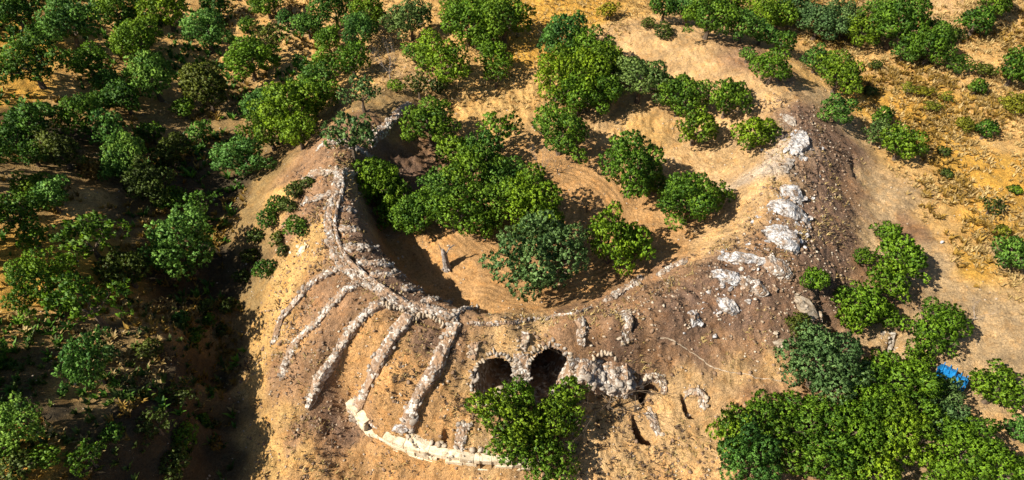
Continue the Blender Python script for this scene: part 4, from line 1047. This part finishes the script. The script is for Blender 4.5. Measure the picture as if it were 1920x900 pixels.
# stump with two prongs
p = at(838, 502); st = thing('dead_stump', 'bleached dead stump with two prongs alone on the bowl floor', 'dead tree', (p[0], p[1], float(gh(p[0], p[1]))))
s = []; q = Vector((0, 0, -.2)); rad = [.48, .36, .33, .30, .24, .10]; pth = [(0, 0, -.2), (0, 0, .35), (-.08, .0, 1.0), (-.12, .05, 1.7), (-.2, .06, 2.3), (-.24, .06, 2.7)]
for i in range(5): s.append((pth[i], pth[i+1], rad[i], rad[i+1]))
link(bpy.data.objects.new('trunk', tubes(s, 'trunk', M_dead, 9)), st)
for nm_, pp in (('prong', [(-.2, .05, 2.1), (-.42, .1, 2.7), (-.62, .15, 3.4)]), ('prong', [(-.02, .05, 1.9), (.35, .15, 2.6), (.55, .2, 3.3)]), ('prong', [(.35, .15, 2.6), (.7, .3, 2.9), (.95, .4, 2.95)])):
    link(bpy.data.objects.new(nm_, tubes([(pp[0], pp[1], .10, .06), (pp[1], pp[2], .06, .02)], nm_, M_dead, 5)), st)
for k in range(4):
    a = k*1.6+.5; link(bpy.data.objects.new('root', tubes([((0, 0, .25), (math.cos(a)*.6, math.sin(a)*.6, .02), .18, .08)], 'root', M_dead, 5)), st)
# blue tarpaulin over a low two-step frame
p = at(1785, 706, 1.2); z0 = float(gh(p[0], p[1])); tp = thing('blue_tarpaulin', 'bright blue tarpaulin shelter tucked between the lower right trees', 'shelter', (p[0], p[1], z0), None, -.62)
def sheet(name, x0, x1, y0, y1, hz, sag, nx_=14, ny_=10):
    V = []; Fq = []
    for j in range(ny_+1):
        for i in range(nx_+1):
            a, b = i/nx_, j/ny_; x = x0+(x1-x0)*a; y = y0+(y1-y0)*b
            e = min(a, 1-a, b, 1-b); z = hz*(1-.12*abs(b-.5)*2)-sag*math.sin(a*math.pi*3)**2*.12+0.025*R.uniform(-1, 1)
            if e == 0: z -= .75
            V.append((x, y, z))
    for j in range(ny_):
        for i in range(nx_): k = j*(nx_+1)+i; Fq.append((k, k+1, k+nx_+2, k+nx_+1))
    mk(name, V, Fq, M_tarp, tp)
sheet('tarp_sheet', -1.25, .1, -.62, .62, 1.9, .6); sheet('tarp_sheet', .06, 1.3, -.58, .58, 1.55, .6)
for k in range(5):
    x = -1.05+k*.52
    link(bpy.data.objects.new('ridge_pole', tubes([((x, -.56, 1.93 if x < .1 else 1.58), (x+.05, .56, 1.93 if x < .1 else 1.58), .045, .045)], 'ridge_pole', M_tarp, 6)), tp)
for x in (-1.05, 1.1):
    for y in (-.5, .5): link(bpy.data.objects.new('post', tubes([((x, y, -.2), (x, y, 1.3), .05, .05)], 'post', M_bark, 6)), tp)

# ================================================================ LOOSE GROUND COVER (uncountable)
def scatter(n, box, keepf, rmin=0):
    x = NP.uniform(box[0], box[1], n); y = NP.uniform(box[2], box[3], n); k = (keepf(x, y) > NP.random(n)) & ~inpoly(x, y, holes[0][:, :2]) & ~inpoly(x, y, holes[1][:, :2]); return x[k], y[k]
def softmask(px, soft=3.):
    Q = ats(px)[:, :2]
    return lambda x, y: sstep(np.where(inpoly(x, y, Q), .5+segdist(x, y, np.vstack([Q, Q[:1]]))/soft, .5-segdist(x, y, np.vstack([Q, Q[:1]]))/soft))
def loose(name, x, y, s, m, flat=.6, tmpl=5, lift=.25):
    z = gh(x, y); n = len(x); sc_ = np.stack([s*NP.uniform(.8, 1.5, n), s, s*flat], 1)
    v, f = bulk(ST[tmpl][0], ST[tmpl][1], np.stack([x, y, z+s*flat*lift], 1), sc_, rotmats(n, .6))
    o = link(bpy.data.objects.new(name, mknp(name, v, f, m))); o['kind'] = 'stuff'; return o
bankm = softmask([(600, 300), (700, 240), (690, 300), (660, 380), (700, 470), (760, 540), (880, 590), (1050, 595), (1150, 570), (1280, 500), (1380, 430), (1430, 310), (1400, 200), (1500, 180), (1600, 300), (1600, 480), (1560, 640), (1450, 700), (1300, 700), (1200, 760), (1190, 860), (1000, 880), (960, 880), (650, 780), (560, 800), (500, 640), (580, 480), (560, 380)])
nearm = lambda x, y: .25+.75*np.clip(.5+1.3*fbm(x*.35, y*.35, 3, 77), 0, 1)
x, y = scatter(22000, (-34, 42, 14, 72), lambda x, y: bankm(x, y)*nearm(x, y))
loose('pale_rubble', x, y, NP.random(len(x))**3.5*.26+.04, M_pebble)
x, y = scatter(16000, (-34, 42, 14, 72), lambda x, y: bankm(x, y)*nearm(x, y))
loose('brown_clods', x, y, NP.random(len(x))**2.5*.34+.08, M_brown)
lowm = softmask([(560, 320), (640, 380), (620, 560), (680, 780), (950, 890), (1200, 860), (1300, 760), (1350, 900), (1250, 940), (480, 940), (440, 700), (500, 560)], 2.)
x, y = scatter(16000, (-34, 30, 10, 72), lambda x, y: lowm(x, y)*nearm(x, y))
loose('brown_clods', x, y, NP.random(len(x))**2.2*.26+.07, M_brown)
x, y = scatter(9000, (-34, 30, 10, 72), lambda x, y: lowm(x, y)*nearm(x, y)*.7)
loose('loose_pebbles', x, y, NP.random(len(x))**3*.2+.05, M_pebble)
x, y = scatter(9000, (-50, 60, 14, 80), lambda x, y: np.full(len(x), .5))
loose('loose_pebbles', x, y, NP.random(len(x))**3*.2+.04, M_pebble)

def blades(name, x, y, h, tone, nb=6, spread=.9, width=.055):
    """grass tussocks: nb thin bent blades each"""
    n = len(x); z = gh(x, y); P0 = np.repeat(np.stack([x, y, z-.02], 1), nb, 0); H = np.repeat(h, nb)*NP.uniform(.6, 1.2, n*nb)
    a = NP.uniform(0, 6.283, n*nb); t = NP.uniform(.2, 1, n*nb)*spread; d = np.stack([np.cos(a), np.sin(a), np.zeros(n*nb)], 1)
    sd = np.stack([-np.sin(a), np.cos(a), np.zeros(n*nb)], 1)*(width*(.6+H))[:, None]
    P0 = P0+d*(H*.1)[:, None]; up = np.array([0, 0, 1.])
    m1 = P0+d*(H*t*.35)[:, None]+up*(H*.6)[:, None]; e = P0+d*(H*t)[:, None]+up*(H*.85)[:, None]
    V = np.stack([P0-sd, P0+sd, m1+sd*.8, m1-sd*.8, e], 1).reshape(-1, 3); q = np.arange(n*nb)*5
    Ff = np.vstack([np.stack([q, q+1, q+2], 1), np.stack([q, q+2, q+3], 1), np.stack([q+3, q+2, q+4], 1)])
    tint = np.clip(np.repeat(np.repeat(NP.uniform(.1, .9, n), nb)+NP.normal(0, .12, n*nb), 5), 0, 1)
    me = mknp(name, V, Ff, LEAF[tone], tint=tint); o = link(bpy.data.objects.new(name, me)); o['kind'] = 'stuff'
    return o
dry = softmask([(1250, 0), (1500, 60), (1560, 150), (1640, 250), (1700, 350), (1790, 480), (1960, 600), (2000, 300), (2000, -40), (1500, -60)], 4)
x, y = scatter(110000, (14, 95, 28, 104), lambda x, y: dry(x, y)*np.clip(.45+1.6*fbm(x*.3, y*.3, 4, 83), 0, 1)*.5)
blades('dry_grass', x, y, NP.uniform(.2, .65, len(x)), 's', 5, 1.3, .06)
x, y = scatter(18000, (14, 95, 28, 104), lambda x, y: dry(x, y)*np.clip(2.6*fbm(x*.22, y*.22, 3, 93)+.1, 0, 1))
blades('rust_coloured_grass', x, y, NP.uniform(.35, .8, len(x)), 'r', 9, 1.2, .08)
back = softmask([(560, -40), (700, 180), (860, 200), (960, 230), (1180, 60), (1250, -40)], 5)
x, y = scatter(16000, (-35, 40, 60, 104), lambda x, y: back(x, y)*.4)
blades('dry_grass', x, y, NP.uniform(.2, .55, len(x)), 's', 5, 1.3)
left = softmask([(-40, -40), (560, -40), (640, 170), (470, 330), (400, 500), (460, 620), (380, 900), (-60, 940)], 3)
x, y = scatter(26000, (-90, -12, 12, 104), lambda x, y: left(x, y)*np.clip(.2+1.8*fbm(x*.25, y*.25, 4, 63), 0, 1)*.8)
blades('straw_under_grove', x, y, NP.uniform(.3, .75, len(x)), 'r', 7, 1.2, .08)
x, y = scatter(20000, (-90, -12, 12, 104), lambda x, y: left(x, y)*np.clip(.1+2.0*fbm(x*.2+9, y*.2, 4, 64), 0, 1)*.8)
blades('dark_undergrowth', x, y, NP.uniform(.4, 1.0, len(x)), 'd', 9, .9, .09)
lowl = softmask([(-60, 600), (300, 560), (400, 600), (420, 900), (-60, 940)], 3)
x, y = scatter(4000, (-60, -12, 12, 45), lambda x, y: lowl(x, y)*np.clip(.3+1.8*fbm(x*.3+3, y*.3, 4, 65), 0, 1))
blades('low_yellow_weeds', x, y, NP.uniform(.3, .8, len(x)), 'c', 9, .9, .09)
x, y = scatter(7000, (-60, -12, 12, 45), lambda x, y: lowl(x, y)*np.clip(3*fbm(x*.12+9, y*.35, 3, 68)-.2, 0, 1))
blades('golden_straw_strips', x, y, NP.uniform(.3, .7, len(x)), 's', 8, 1.1, .09)
x, y = scatter(30000, (-34, 42, 12, 72), lambda x, y: np.maximum(bankm(x, y), .8*lowm(x, y))*np.clip(.25+1.6*fbm(x*.4, y*.4, 3, 103), 0, 1))
blades('withered_stalks', x, y, NP.uniform(.12, .35, len(x)), 's', 3, 1.8, .05)
x, y = scatter(30000, (-34, 42, 12, 72), lambda x, y: np.maximum(bankm(x, y), .8*lowm(x, y))*np.clip(.25+1.6*fbm(x*.3+5, y*.3, 3, 104), 0, 1))
LEAF['k'] = leaf_mat('dark_dry_litter', (.06, .035, .02), (.16, .10, .06))
blades('dark_dry_litter', x, y, NP.uniform(.12, .35, len(x)), 'k', 4, 1.8, .06)
